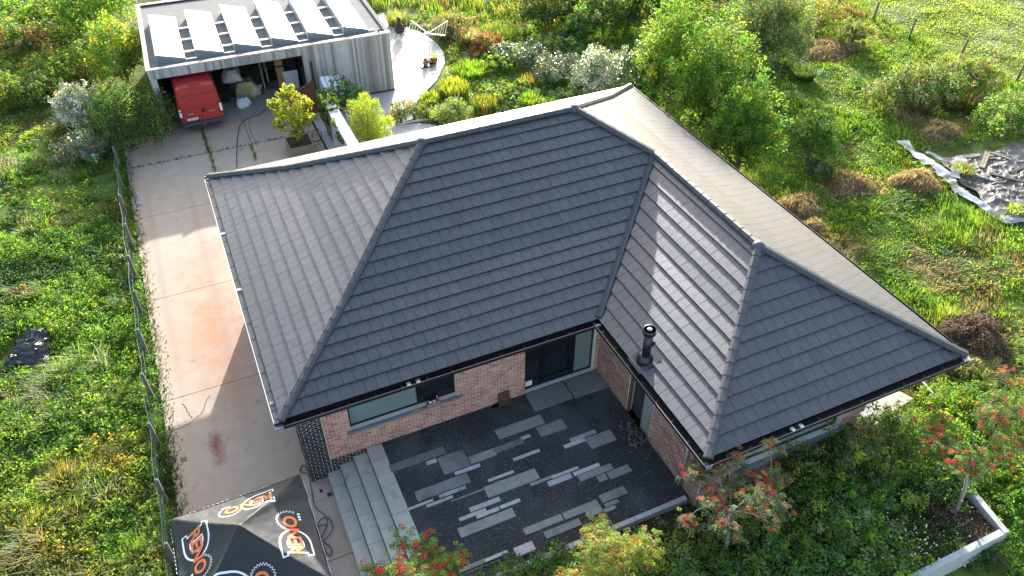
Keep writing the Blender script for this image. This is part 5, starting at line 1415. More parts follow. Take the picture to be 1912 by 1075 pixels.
# ================================================================= SHRUBS AND TREES
def gb(px, py):
    p = G(px, py); return (float(p[0]), float(p[1]), float(gh(p[0], p[1])))
S = [
 # rear garden
 ('bush', 'round pale grey green bush with a tall spire near the roof', (848, 226), .95, 1.05, ['grey', 'grey', 'lime'], .08),
 ('bush', 'low pinkish flowering bush at the edge of the patio', (762, 217), (1.05, .7), .75, ['grey', 'olive', 'dry', 'mid'], .09),
 ('bush', 'small round green bush between pinkish bush and patio pot', (802, 220), .5, .5, ['mid', 'lime', 'grey'], .08),
 ('bush', 'low bright green leafy mound in the middle of the garden', (950, 178), (1.5, 1.2), .6, ['bright', 'lime', 'grey', 'bright'], .12),
 ('bush', 'blue grey lavender like bush beside the white leaved shrub', (1040, 146), (1.4, 1.1), 1.3, ['silver', 'grey', 'grey', 'olive'], .09),
 ('bush', 'soft silver green bush behind the garden mound', (990, 118), 1.15, 1.15, ['grey', 'silver', 'mid'], .1),
 ('bush', 'pale leaved bush left of the silver green bush', (945, 110), 1.0, .9, ['silver', 'grey', 'mid'], .11),
 ('bush', 'red brown bush with rusty leaves in the back garden', (905, 92), 1.1, .9, ['rust', 'rust', 'brown', 'olive', 'dry'], .1),
 ('bush', 'tiny yellow flowered bush before the red brown bush', (888, 90), .45, .55, ['yellow', 'gold', 'lime'], .08),
 ('bush', 'brown and green scrub behind the clothes dryer', (845, 62), 1.4, 1.0, ['olive', 'brown', 'dry', 'mid'], .1),
 ('bush', 'broad mid green bush behind the pale leaved bush', (1045, 104), 1.6, 1.2, ['mid', 'bright', 'grey'], .12),
 ('bush', 'white flowering shrub with silvery leaves by the roof corner', (1118, 172), (1.5, 1.4), 2.3, ['silver', 'white', 'grey', 'mid', 'silver'], .10),
 ('bush', 'dark bush low beside the white shrub', (1060, 190), .9, .6, ['mid', 'olive', 'bright'], .1),
 ('bush', 'low green bush with dry tips along the ridge line', (1010, 205), .9, .5, ['bright', 'mid', 'dry'], .1),
 ('bush', 'sprawling green bush before the fluffy grass', (930, 128), 1.1, .7, ['bright', 'mid', 'lime'], .11),
 # right of the house, tall
 ('tree', 'tall bright green poplar behind the right roof corner', (1245, 215), (1.7, 1.7), 6.0, ['bright', 'lime', 'mid', 'bright'], .14),
 ('tree', 'large bright green bushy tree beside the right eave', (1315, 275), (1.9, 1.8), 5.6, ['bright', 'mid', 'lime', 'mid'], .14),
 ('tree', 'lower green tree nearest the right eave', (1372, 335), (1.5, 1.5), 4.3, ['mid', 'bright', 'mid', 'lime'], .13),
 ('tree', 'dark shaded tree between white shrub and poplar', (1190, 205), (1.3, 1.2), 3.2, ['dark', 'mid', 'dark'], .13),
 ('tree', 'grey green willow behind the bushy trees', (1415, 135), (2.3, 2.0), 4.6, ['grey', 'mid', 'grey', 'olive'], .13),
 ('bush', 'glossy leaved bush at the foot of the willow', (1408, 185), (1.2, 1.1), 2.0, ['grey', 'silver', 'mid', 'dark'], .11),
 ('tree', 'dark green hedge tree at the top of the garden', (1030, 52), (2.2, 1.8), 2.5, ['dark', 'mid', 'olive'], .17),
 ('tree', 'dark olive hedge tree left of the poplar top', (1125, 62), (2.3, 1.8), 2.7, ['dark', 'mid', 'olive', 'mid'], .17),
 ('tree', 'upright pale green sapling before the hedge trees', (1080, 90), (1.0, .9), 2.2, ['mid', 'grey', 'bright'], .14),
 ('tree', 'rounded yellow green tree at the top edge behind the poplar', (1210, 40), (2.4, 2.0), 3.2, ['mid', 'bright', 'olive'], .17),
 ('tree', 'far hedge tree above the willow', (1320, 25), (2.6, 2.2), 4.0, ['grey', 'mid', 'olive'], .18),
 ('bush', 'brown seeding scrub left of the hay at the top', (1500, 48), (2.2, 1.6), 1.5, ['brown', 'olive', 'dry', 'mid'], .13),
 ('bush', 'green scrub bush in front of the brown scrub', (1462, 62), (1.2, 1.0), 1.2, ['grey', 'mid', 'bright'], .12),
 # lawn
 ('bush', 'dark glossy rounded bush standing alone on the lawn', (1508, 300), (1.1, 1.1), 2.4, ['mid', 'dark', 'mid', 'bright'], .10),
 ('bush', 'small dark bush at the foot of the lone lawn bush', (1527, 335), .6, .9, ['dark', 'mid', 'grey'], .10),
 ('bush', 'wide bramble thicket in the middle of the meadow', (1700, 188), (2.7, 1.7), 1.7, ['grey', 'mid', 'olive', 'grey', 'dark'], .12),
 ('bush', 'bramble thicket joined to the right end of the wide thicket', (1790, 160), (1.8, 1.3), 1.4, ['grey', 'olive', 'mid', 'brown'], .12),
 ('bush', 'low thicket at the right edge above the plastic sheet', (1885, 235), (2.2, 1.5), 1.3, ['mid', 'grey', 'bright'], .12),
 ('bush', 'tall weed bush behind the long hay heap', (1590, 85), (1.1, .9), 1.5, ['grey', 'olive', 'dry', 'mid'], .11),
 ('bush', 'dark climber mass behind the white garden wall', (648, 208), (.75, .95), 1.9, ['mid', 'bright', 'dark', 'mid'], .11),
 # left of the garage
 ('bush', 'dark drooping shrub beside the red van', (272, 262), (1.75, 1.9), 2.5, ['dark', 'mid', 'dark', 'olive'], .11),
 ('bush', 'dark green shrub behind the drooping shrub by the fence', (232, 235), (1.1, 1.3), 2.2, ['mid', 'dark', 'olive', 'bright'], .11),
 ('tree', 'yellow green tree against the left side of the garage', (238, 150), (1.5, 2.0), 3.3, ['lime', 'mid', 'bright', 'yellow'], .13),
 ('bush', 'silver leaved willow bush left of the wire fence', (160, 235), (1.1, 1.1), 2.1, ['silver', 'silver', 'grey', 'white'], .11),
 ('bush', 'grey twiggy bush below the silver willow bush', (160, 292), (1.2, 1.0), 1.2, ['grey', 'olive', 'silver', 'brown'], .10),
 ('bush', 'olive green thicket at the left edge', (70, 190), (1.8, 1.3), 1.3, ['olive', 'mid', 'dark'], .12),
 ('bush', 'yellowish bush at the far left edge', (8, 200), (1.1, 1.0), 1.5, ['olive', 'lime', 'mid'], .11),
 ('bush', 'green thicket behind the olive thicket', (120, 150), (1.9, 1.4), 1.5, ['mid', 'bright', 'olive'], .13),
 ('bush', 'dark scrub in the upper left corner', (45, 95), (2.2, 1.4), 1.4, ['dark', 'olive', 'mid', 'brown'], .14),
 ('tree', 'green tree behind the left back corner of the garage', (190, 70), (2.0, 1.8), 3.2, ['mid', 'bright', 'lime'], .16),
 ('bush', 'scrub bush above the upper left thicket', (110, 45), (2.2, 1.6), 1.6, ['mid', 'olive', 'bright'], .16),
]
for nm, lb, b, r_, h_, pal, lf in S:
    shrub(nm, lb, nm, gb(*b), r_, h_, pal, lf, 1.45 if nm == 'tree' else 1.15, stem_part='trunk' if nm == 'tree' else 'stem', mtl=GLOSSLEAF if ('silver' in lb or 'white' in lb) else None,
          lump=.34 if nm == 'tree' else .26)
# spire on the round bush
b = gb(848, 226); tag(MB().tube([(b[0]+.3, b[1]+.1, b[2]+.6), (b[0]+.34, b[1]+.1, b[2]+1.2), (b[0]+.34, b[1]+.12, b[2]+1.9)], [.025, .045, .01], 6).build('flower_spire', mat('spire', (.25,.32,.12), .8)), 'tall green flower spire rising from the round bush', 'flower')
# feathery yellow tree by the garden wall
b = (7.55, 18.6, GZ)
e = empty('feathery_tree', b, 'feathery yellow green tree beside the white garden wall', 'tree')
Cs, Ds, Os = [], [], []
plumes = [(p_[0]*1.25, p_[1]*1.25, p_[2]*1.12, p_[3]*1.35) for p_ in [(0, 0, 2.45, .42), (.45, .1, 2.0, .4), (-.4, .2, 2.1, .4), (.2, -.5, 1.7, .38), (-.5, -.3, 1.55, .36), (.75, -.35, 1.35, .34), (.1, .55, 1.9, .36), (.95, .2, 1.0, .3), (-.75, .1, 1.15, .3), (.6, -.8, .95, .3)]]
for (dx, dy, hh, rr_) in plumes:
    n = int(1000*hh*rr_); u = RNG.random(n)**.8; a = RNG.random(n)*6.28
    rad = np.sqrt(RNG.random(n))*rr_*(np.sin(np.clip(u*2.4+.5, 0, 3.05))+.08)*(1+.35*np.sin(2*a+u*7+dx*9))
    o_ = np.stack([np.cos(a), np.sin(a), .3+0*a], 1)
    Cs.append(np.stack([b[0]+dx*(.3+.7*u)+rad*np.cos(a), b[1]+dy*(.3+.7*u)+rad*np.sin(a), b[2]+.25+u*(hh-.25)], 1)); Os.append(o_)
    Ds.append(o_*.5+np.array((0, 0, .8))+RNG.normal(size=(n, 3))*.5)
C = np.concatenate(Cs); out = unit(np.concatenate(Os)); D = unit(np.concatenate(Ds)); n = len(C)
V, Q = leafquads(C, D, unit(RNG.normal(size=(n, 3))+out), .19*RNG.uniform(.6, 1.4, n), np.full(n, .02))
npmesh('crown', V, Q, palcols(n, ['lime', 'yellow', 'lime', 'bright'], .25), LEAF, e)
mb = MB()
for _ in range(7):
    a_ = random.random()*6.28; mb.tube([(b[0], b[1], b[2]-.05), (b[0]+.15*math.cos(a_), b[1]+.15*math.sin(a_), b[2]+.8), (b[0]+.45*math.cos(a_), b[1]+.45*math.sin(a_), b[2]+1.9)], [.03, .02, .008], 5)
mb.build('trunk', BARK, e)
# strappy clumps
T_ = [('dense dark upright grass clump with reddish tips by the roof', (905, 216), .75, 1.05, ['olive', 'mid', 'dark', 'olive', 'gold'], 1500, .035, .25),
      ('bright green strappy clump right of the dark grass clump', (990, 198), .6, .7, ['bright', 'lime'], 500, .045, .7),
      ('long yellow green grass clump beside the pale patio', (848, 182), 1.0, .95, ['lime', 'bright', 'olive', 'yellow'], 1500, .04, .3),
      ('yellow green strappy plants on the patio corner', (805, 190), .7, .5, ['lime', 'yellow', 'bright'], 500, .05, .7),
      ('bright strappy iris bed behind the patio pots', (880, 142), 1.1, .75, ['bright', 'lime', 'bright'], 900, .05, .6),
      ('fluffy beige ornamental grass in the back garden', (880, 82), .65, .95, ['dry', 'dry', 'silver'], 700, .03, .9),
      ('small beige grass tuft below the fluffy grass', (890, 106), .45, .5, ['dry', 'rust', 'dry'], 300, .03, .9),
      ('pale feather grass behind the fire pot', (742, 45), .7, .9, ['silver', 'dry', 'lime'], 600, .03, .9),
      ('reddish iris leaves among the garden plants', (985, 160), .5, .7, ['olive', 'rust', 'lime'], 260, .045, .5),
      ('dark long grass clump on the upper lawn', (1462, 125), .9, .8, ['grey', 'mid', 'olive'], 900, .035, .8),
      ('dark long grass clump next to the upper lawn clump', (1497, 148), .8, .7, ['mid', 'grey', 'dark'], 800, .035, .8),
      ('brown dry grass clump right of the bramble thicket', (1790, 192), 1.2, .8, ['dry', 'olive', 'brown', 'lime'], 900, .035, .8),
      ('tall dry grass clump at the bramble edge', (1715, 208), .8, .8, ['dry', 'olive', 'brown'], 500, .03, .6),
      ('silvery arching grass clump beside the black plastic sheet', (112, 712), .5, .6, ['silver', 'grey', 'mid'], 420, .025, 1.1),
      ('pale dry grass tuft near the woodchip heap', (1775, 600), .7, .5, ['lime', 'dry', 'lime'], 420, .03, .9),
      ('dry blond grass tuft beside the eave corner', (1830, 690), .8, .45, ['dry', 'dry', 'olive'], 500, .025, 1.1),
      ('yellow brown grass tussock in the lower left corner', (125, 905), .5, .5, ['gold', 'dry', 'olive'], 420, .025, 1.0),
      ('pale yellow grass tussock at the bottom left', (75, 990), .55, .45, ['yellow', 'dry', 'lime'], 420, .025, 1.0),
      ('light dry tussock beside the yellow tussocks', (140, 965), .4, .4, ['dry', 'lime', 'olive'], 320, .025, 1.0)]
for lb, b, r_, h_, pal, n, wd, sp_ in T_:
    tuft('grass_clump', lb, 'grass', gb(*b), r_, h_, pal, n, wd, sp_)

# ---- front bed bushes
FB = [((1490, 905), 1.0, 1.1), ((1575, 862), 1.0, 1.2), ((1648, 830), .9, 1.0), ((1545, 950), 1.0, 1.1), ((1625, 915), 1.0, 1.0), ((1455, 975), .9, .95), ((1530, 1010), 1.0, 1.0), ((1600, 985), .9, .75),
      ((1690, 890), .85, .8), ((1420, 1050), .95, .9), ((1500, 1075), .95, 1.0), ((1580, 1062), .9, .7), ((1300, 1035), .8, .6), ((1235, 1085), .85, .85), ((1150, 1100), .9, .9), ((1040, 1095), .9, .95), ((960, 1120), .8, .8), ((1660, 1050), .8, .5), ((1370, 1110), .9, .9)]
where = ['under the wing window', 'right of the bush under the wing window', 'at the right end of the wing wall', 'in the middle of the front bed', 'right of the middle of the front bed', 'behind the red berried rowan',
         'below the middle of the front bed', 'above the big leaved plant', 'left of the planter rowan', 'at the foot of the leaning rowan', 'at the bottom edge of the front bed', 'beside the white flowers', 'below the terrace kerb',
         'right of the yellow rowan', 'under the yellow rowan', 'left of the yellow rowan at the kerb', 'between the two lower rowans', 'behind the white planter wall', 'at the bottom edge left of centre bed']
for (b, r_, h_), w in zip(FB, where):
    p = G(b[0], b[1], -.1)
    shrub('shrub', 'dense dark green shrub '+w, 'shrub', (p[0], max(p[1], -9.2), -.14), r_*1.05, h_*random.uniform(1.0, 1.3), random.choice([['mid', 'bright', 'teal', 'olive'], ['bright', 'mid', 'grey', 'lime'], ['mid', 'grey', 'olive', 'lime']]), .088, .8, group='shrubs in the front bed', crad=random.uniform(.16, .26), low=.05, lump=.4)
for b, r_, h_, lb in (((1762, 920), .6, .5, 'bushy green shrub just left of the planter rowan trunk'), ((1748, 868), .75, .75, 'leafy shrub inside the planter wall left of its rowan'), ((1715, 845), .85, .9, 'tall leafy shrub inside the bed by the wing corner'), ((1775, 895), .55, .5, 'small leafy shrub at the back of the planter corner'), ((1735, 905), .5, .4, 'little green shrub before the planter rowan trunk')):
    p = G(b[0], b[1], -.1); shrub('shrub', lb, 'shrub', (p[0], p[1], -.14), r_, h_, ['mid', 'bright', 'grey'], .085, .85, crad=.18, low=.05)
FR = [((1735, 835), 1.0, 1.0, ['mid', 'bright', 'lime'], 'bright wild shrub between wing corner and planter rowan'), ((1790, 770), .9, .7, ['lime', 'bright', 'mid'], 'yellow green wild shrub beside the grey concrete strip'),
      ((1850, 780), 1.0, .8, ['mid', 'bright', 'olive'], 'wild shrub at the right edge below the woodchip heap'), ((1690, 800), .6, .6, ['mid', 'grey', 'dark'], 'small shrub below the pale platform'),
      ((1880, 870), 1.0, .8, ['mid', 'bright', 'lime'], 'green shrub right of the planter rowan'), ((1890, 960), .9, .6, ['mid', 'bright'], 'low shrub outside the white planter corner'), ((1860, 1040), .9, .6, ['mid', 'dark', 'bright'], 'low shrub at the bottom right corner'),
      ((1745, 755), .6, .5, ['lime', 'bright'], 'lime fern like plant by the concrete strip'), ((1820, 715), .7, .5, ['mid', 'bright', 'olive'], 'weedy shrub below the eave corner'), ((1835, 900), .7, .7, ['bright', 'mid'], 'leafy shrub behind the planter wall')]
for b, r_, h_, pal, lb in FR:
    shrub('shrub', lb, 'shrub', gb(*b), r_, h_, pal, .085, .9)
# big leaved plant
p = G(1635, 1003, .0); e = empty('big_leaf_plant', (p[0], p[1], -.14), 'bright green big leaved plant among the front shrubs', 'plant')
for i in range(16):
    a = i*2.4; l = .2+.012*i; el = R(65-3.2*i); d = np.array((math.cos(a)*math.cos(el), math.sin(a)*math.cos(el), math.sin(el))); s_ = np.array((-math.sin(a), math.cos(a), 0))
    c0_ = np.array((p[0], p[1], .42-.012*i)); w = .075
    MB().add([c0_, c0_+d*l*.35+s_*w, c0_+d*l*.7+s_*w*.8, c0_+d*l-np.array((0, 0, .04)), c0_+d*l*.7-s_*w*.8, c0_+d*l*.35-s_*w, c0_+d*l*.5-np.array((0, 0, .02))],
             [(0, 1, 6), (1, 2, 6), (2, 3, 6), (3, 4, 6), (4, 5, 6), (5, 0, 6)], (.075, .17, .035)).build('leaf', LEAF, e)
MB().tube([(p[0], p[1], -.16), (p[0], p[1], .42)], .02, 6).build('stem', BARK, e)
# white flowers
n = 260; q = [G(random.gauss(1665, 55), random.gauss(1015, 28), .35) for _ in range(n)]
C = np.array(q)+RNG.normal(size=(n, 3))*np.array((.05, .05, .12)); V, Q = leafset(C, np.tile(np.array((0, 0, 1.)), (n, 1)), .055, .9)
wf = empty('white_flowers', (float(C[:, 0].mean()), float(C[:, 1].mean()), -.14), 'white flowering plant beside the planter wall', 'plant')
npmesh('flower_heads', V, Q, np.full((n, 3), .75), LEAF, wf)['kind'] = 'stuff'
mb = MB()
for c in C[::3]: mb.tube([(c[0]*.6+wf.location.x*.4, c[1]*.6+wf.location.y*.4, -.15), c], [.006, .004], 4, False)
mb.build('stems', mat('green_stem', (.06,.12,.03), .8), wf)
# bed plants under the shrubs so that little bare soil shows
p = scatter(900, 9.6, 16.2, -9.4, -5.3); keep = (p[:, 0] < 15.9) | (p[:, 1] < -8.9); p = p[keep]
_gh = gh
gh = lambda x, y: np.full(np.shape(x), -.13)
cover('bed_groundcover', 'low dark ground cover under the front shrubs', p, .1+.22*RNG.random(len(p)), .075, 24, .2, ['dark', 'mid', 'dark', 'teal'], 1.2, 81)
p = scatter(420, 3.2, 9.6, -9.4, -5.6)
cover('bed_groundcover', 'green ground cover below the terrace kerb', p, .15+.3*RNG.random(len(p)), .075, 24, .22, ['dark', 'mid', 'bright'], 1.2, 83)
gh = _gh
# mulch chips in the planter corner
n = 1500; P3 = np.stack([RNG.uniform(15.2, 17.2, n), RNG.uniform(-9.4, -6.3, n), np.full(n, -.08)+RNG.random(n)*.06], 1)
V, Q = leafset(P3, np.tile(np.array((0, 0, 1.)), (n, 1)), .07, .4); tag(npmesh('mulch', V, Q, palcols(n, ['brown', 'dry', 'brown', 'rust'], .4)*.7, STRAW), 'brown wood mulch in the planter corner', kind='stuff')

# ---- rowans with red berries
def rowan(label, base, crown, pal, nb, leafy=1., berries=60, tilt=(0, 0), rt=.07, bcol=((.62,.06,.02), (.55,.03,.02), (.7,.14,.02)), seed=1):
    rnd = random.Random(seed); base = np.array(base, float)
    (cx, cy, cz, rx, ry, rz_) = crown
    e = empty('rowan_tree', tuple(base), label, 'tree')
    fork = np.array((base[0]*.45+cx*.55+tilt[0], base[1]*.45+cy*.55+tilt[1], base[2]+(cz-base[2])*.62))
    mb = MB(); mid = (base+fork)/2+np.array((.05, -.04, 0))
    mb.tube([base-(0, 0, .1), mid, fork], [rt, rt*.85, rt*.7], 9)
    tips = []; ctr = np.array((cx, cy, cz)); rad = np.array((rx, ry, rz_)); main = max(5, nb//5)
    for i in range(main):
        a = 6.283*i/main+rnd.uniform(-.4, .4); el = rnd.uniform(-.35, .95); u = np.array((math.cos(a)*math.cos(el), math.sin(a)*math.cos(el), math.sin(el)))
        st = mid*.5+fork*.5+(fork-mid)*rnd.uniform(-.3, .5) if i % 2 else fork+np.array((0, 0, .0))
        end = ctr+u*rad*rnd.uniform(.7, 1.0); k1 = st*.6+end*.4+np.array((rnd.gauss(0, .1), rnd.gauss(0, .1), rnd.uniform(.0, .18)))
        k2 = st*.25+end*.75+np.array((rnd.gauss(0, .08), rnd.gauss(0, .08), rnd.uniform(.0, .12)))
        mb.tube([st, k1, k2, end], [rt*.5, rt*.36, rt*.22, rt*.07], 6)
        for k_ in range(max(4, nb//main)+1):
            t_ = rnd.uniform(.25, 1.); o0 = k1+(k2-k1)*min(t_*1.6, 1) if t_ < .62 else k2+(end-k2)*(t_-.62)/.38
            e2 = o0+np.array((rnd.gauss(0, .34), rnd.gauss(0, .34), rnd.gauss(.1, .22)))*min(rx, ry)
            mm = (o0+e2)/2+np.array((rnd.gauss(0, .04), rnd.gauss(0, .04), .04)); mb.tube([o0, mm, e2], [rt*.2, rt*.13, rt*.05], 5, False)
            for q in range(3):
                e3 = mm*.4+e2*.6+np.array((rnd.gauss(0, .13), rnd.gauss(0, .13), rnd.gauss(.02, .1))); mb.tube([mm*.5+e2*.5, e3], [rt*.09, rt*.04], 4, False); tips.append(e3)
            tips.append(e2)
        tips.append(end)
    mb.build('trunk', mat('rowan_bark', (.27,.25,.21), .75, var=.2, scale=12), e, True)
    Cs, Ds, Ns = [], [], []
    for t in tips:
        for k_ in range(int(7*leafy)):
            a = rnd.random()*6.28; el = rnd.uniform(-.35, .5); d = np.array((math.cos(a)*math.cos(el), math.sin(a)*math.cos(el), math.sin(el))); s_ = np.cross(d, (0, 0, 1)); s_ /= np.linalg.norm(s_)+1e-9
            o0 = t+np.array((rnd.gauss(0, .09), rnd.gauss(0, .09), rnd.gauss(0, .08)))
            for j in range(5):
                c = o0+d*(.04+.036*j)-np.array((0, 0, .006*j*j))
                for q in (-1, 1):
                    Cs.append(c+s_*q*.035); Ds.append(s_*q+d*.45); Ns.append((rnd.gauss(0, .3), rnd.gauss(0, .3), 1))
    C = np.array(Cs); V, Q = leafquads(C, np.array(Ds), np.array(Ns), .075*RNG.uniform(.8, 1.2, len(C)), np.full(len(C), .028))
    npmesh('crown', V, Q, np.repeat(palcols(len(C)//10+1, pal, .25), 10, 0)[:len(C)]*(1+.12*RNG.normal(size=(len(C), 1))), LEAF, e)
    # each bunch of berries is one part
    for i in range(berries):
        t = tips[rnd.randrange(len(tips))]+np.array((rnd.gauss(0, .12), rnd.gauss(0, .12), rnd.gauss(.03, .06)))
        cb = rnd.choice(bcol); mbb = MB()
        for k_ in range(rnd.randint(14, 26)):
            a = rnd.random()*6.28; r_ = rnd.random()**.5*.08; s_ = .018
            c = t+np.array((r_*math.cos(a), r_*math.sin(a), .03-3.2*r_*r_+rnd.uniform(-.012, .012)))
            vs = [c+np.array(v)*s_ for v in ((1, 0, 0), (-1, 0, 0), (0, 1, 0), (0, -1, 0), (0, 0, 1), (0, 0, -1))]
            mbb.add(vs, [(0, 2, 4), (2, 1, 4), (1, 3, 4), (3, 0, 4), (2, 0, 5), (1, 2, 5), (3, 1, 5), (0, 3, 5)], tuple(np.array(cb)*rnd.uniform(.75, 1.2)))
        mbb.build('berry_bunch', BERRY, e)
    return e
# rowan leaning by the wing corner
b3 = G(1345, 1048, -.12); c3 = G(1372, 925, 1.9)
rowan('rowan with red berries before the wing corner', b3, (c3[0], c3[1], 2.0, 1.3, 1.15, 1.1), ['olive', 'grey', 'dry', 'mid', 'lime'], 34, .8, 120, rt=.065, bcol=((.5,.045,.025), (.42,.03,.02), (.55,.09,.03)), seed=3)
b4 = G(1785, 955, -.1); c4 = G(1822, 815, 2.1)
rowan('rowan with red berries in the white planter corner', b4, (c4[0], c4[1], 2.1, 1.35, 1.25, 1.0), ['lime', 'mid', 'olive', 'bright', 'mid'], 34, .9, 120, rt=.06, seed=5)
c1_ = G(775, 1062, 1.7); rowan('rowan with bright red berries at the bottom edge by the steps', (c1_[0]+.1, c1_[1]-.6, -.14), (c1_[0], c1_[1], 1.6, .95, .8, .75), ['lime', 'bright', 'olive', 'mid'], 28, 1.2, 110, bcol=((.6,.02,.02), (.5,.015,.02)), seed=7)
c2_ = G(1135, 1040, 1.9); rowan('rowan turning yellow and orange at the bottom edge', (c2_[0]+.1, c2_[1]-.5, -.14), (c2_[0], c2_[1], 1.75, 1.3, .95, .85), ['yellow', 'lime', 'lime', 'lime', 'yellow', 'gold'], 34, 1.25, 40, bcol=((.6,.12,.03), (.62,.2,.05)), seed=9)

# ================================================================= HEAPS, SHEETS, SLABS ON THE RIGHT
def heap(name, label, cat, c, rx, ry, h, pal, n, ln=.3, wd=.02, m=None, dark=.8):
    c = np.array(c, float); e = empty(name, tuple(c), label, cat)
    N1, N2 = 22, 9; vs = []; fs = []; sd = random.random()*20
    for j in range(N2):
        t = j/(N2-1)
        for i in range(N1):
            a = 6.2832*i/N1; k = 1+.18*math.sin(3*a+sd)+.1*math.sin(5*a+2*sd)
            vs.append((c[0]+rx*k*t*math.cos(a), c[1]+ry*k*t*math.sin(a), c[2]-.05+h*(1-t**2.2)*(1+.15*math.sin(4*a+6*t+sd))+.04*random.random()))
    for j in range(N2-1):
        for i in range(N1): fs.append((j*N1+i, (j+1)*N1+i, (j+1)*N1+(i+1) % N1, j*N1+(i+1) % N1))
    MB().add(vs, fs).build('mound', m, e, True)
    a = RNG.random(n)*6.28; t = np.sqrt(RNG.random(n))*np.where(RNG.random(n) < .3, 1.45, 1.); k = 1+.18*np.sin(3*a+sd)+.1*np.sin(5*a+2*sd)
    C = np.stack([c[0]+rx*k*t*np.cos(a), c[1]+ry*k*t*np.sin(a), c[2]+.05+h*np.clip(1-t**2.2, 0, 1)*(1+.15*np.sin(4*a+6*t+sd))+RNG.random(n)*.07], 1)
    D = unit(np.stack([np.cos(a), np.sin(a), -.4*t], 1)+RNG.normal(size=(n, 3))*.7); Nn = unit(np.tile(np.array((0, 0, 1.)), (n, 1))+RNG.normal(size=(n, 3))*.4)
    V, Q = leafquads(C, D, Nn, ln*RNG.uniform(.5, 1.3, n), wd*RNG.uniform(.6, 1.6, n))
    npmesh('strands', V, Q, palcols(n, pal, .3)*dark, STRAW if name == 'woodchip_heap' else LEAF, e)
HAYM = mat('hay_base', (.13,.085,.045), .95, var=.4, scale=9, bump=.6, bscale=25)
HB = [('near hay heap at the right eave of the house', (1490, 390), 1.15, .95, .42), ('hay heap right of the lone lawn bush', (1583, 346), 1.1, .85, .4), ('hay heap left of the plastic sheet', (1710, 342), 1.2, 1.0, .48),
      ('long flat hay heap at the top of the meadow', (1545, 92), 2.3, 1.5, .5), ('hay heap above the plastic sheet', (1755, 250), 1.15, .9, .42), ('low loose hay below the near hay heap', (1515, 425), .6, .4, .2)]
for lb, b, rx, ry, h_ in HB:
    heap('hay_heap', lb, 'hay', gb(*b), rx, ry, h_, ['dry', 'hay', 'dry', 'hay', 'brown'], 3600, .32, .024, HAYM, 1.0)
heap('woodchip_heap', 'dark brown woodchip heap beside the eave corner', 'heap', gb(1812, 632), 1.5, 1.3, .65, ['brown', 'brown', 'rust', 'dry'], 5200, .12, .03, SOIL, .6)
heap('hay_heap', 'dry grass heap under the right eave corner', 'hay', gb(1800, 690), .8, .7, .35, ['dry', 'olive', 'dry'], 1800, .32, .022, HAYM, .9)

def sheet(name, label, outline, z, amp, m, seed, cat='sheet', n=46, parent=None, sc=.35):
    """crumpled sheet over a quad outline (4 world points)"""
    P4 = [np.array(p, float)[:2] for p in outline]; vs = []; fs = []
    for j in range(n+1):
        for i in range(n+1):
            s_, t_ = i/n, j/n
            w = .06*math.sin(9*s_+seed)+.05*math.sin(17*s_+2*seed); w2 = .06*math.sin(8*t_+seed*3)+.04*math.sin(19*t_)
            s2, t2 = s_+w2*.5*(abs(2*s_-1)), t_+w*.5*abs(2*t_-1)
            q = (P4[0]*(1-s2)+P4[1]*s2)*(1-t2)+(P4[3]*(1-s2)+P4[2]*s2)*t2
            a = float(vn(q[0]+.4*q[1], q[1]*.6, sc, seed)); b_ = float(vn(q[0]-.5*q[1], q[1]+.3*q[0], sc*.45, seed+3))
            rdg = (1-abs(2*a-1))**2*.7+(1-abs(2*b_-1))**2*.3
            edge = min(1, 6*min(s_, 1-s_, t_, 1-t_)+.25)
            vs.append((q[0], q[1], float(gh(q[0], q[1]))+z+amp*rdg*edge))
    for j in range(n):
        for i in range(n): fs.append((j*(n+1)+i, j*(n+1)+i+1, (j+1)*(n+1)+i+1, (j+1)*(n+1)+i))
    o = MB().add(vs, fs).build(name, m, parent, False)
    if parent is None: tag(o, label, cat)
    return o
e = empty('black_plastic', tuple(G(50, 660)), 'crumpled black plastic sheet lying in the weeds', 'plastic sheet')
sheet('sheet', '', [G(10, 690), G(92, 688), G(103, 617), G(55, 622)], .1, .38, PLAST, 4, parent=e, n=56, sc=.5)
sheet('loose_strip', '', [G(78, 694), G(98, 697), G(92, 678), G(84, 676)], .12, .15, PLAST, 6, parent=e, n=14, sc=.25)
e = empty('ground_sheet', tuple(G(1850, 350)), 'dirty grey plastic ground sheet with a white edge', 'plastic sheet')
sheet('sheet', '', [G(1862, 410), G(1990, 385), G(1960, 268), G(1755, 300)], .13, .2, TARPG, 8, parent=e, n=80, sc=.6)
def strip(pts, w, z, m, seed, nm):
    vs = []; fs = []; fine = []
    P_ = [G(*p) for p in pts]
    for a, b in zip(P_[:-1], P_[1:]):
        for t in np.linspace(0, 1, 12)[:-1]: fine.append(a+(b-a)*t)
    fine.append(P_[-1]); K = 7
    for i, p in enumerate(fine):
        d = fine[min(i+1, len(fine)-1)]-fine[max(i-1, 0)]; s_ = np.array((-d[1], d[0], 0))/(np.linalg.norm(d)+1e-9); ww = w*(1+.22*math.sin(i*.33+seed)+.12*math.sin(i*.9))
        for k_ in range(K):
            q = p+s_*ww*(k_/(K-1)-.5); vs.append((q[0], q[1], float(gh(q[0], q[1]))+z+.13*(1-abs(2*float(vn(q[0], q[1], .5, seed))-1))))
    for i in range(len(fine)-1):
        for k_ in range(K-1): fs.append((i*K+k_, i*K+k_+1, (i+1)*K+k_+1, (i+1)*K+k_))
    MB().add(vs, fs).build(nm, m, e, True)
strip([(1683, 268), (1700, 288), (1730, 308), (1752, 322), (1775, 345), (1792, 362)], .5, .12, TARPW, 2, 'white_edge')
strip([(1792, 302), (1785, 320), (1778, 338)], .55, .22, TARPW, 5, 'white_edge')
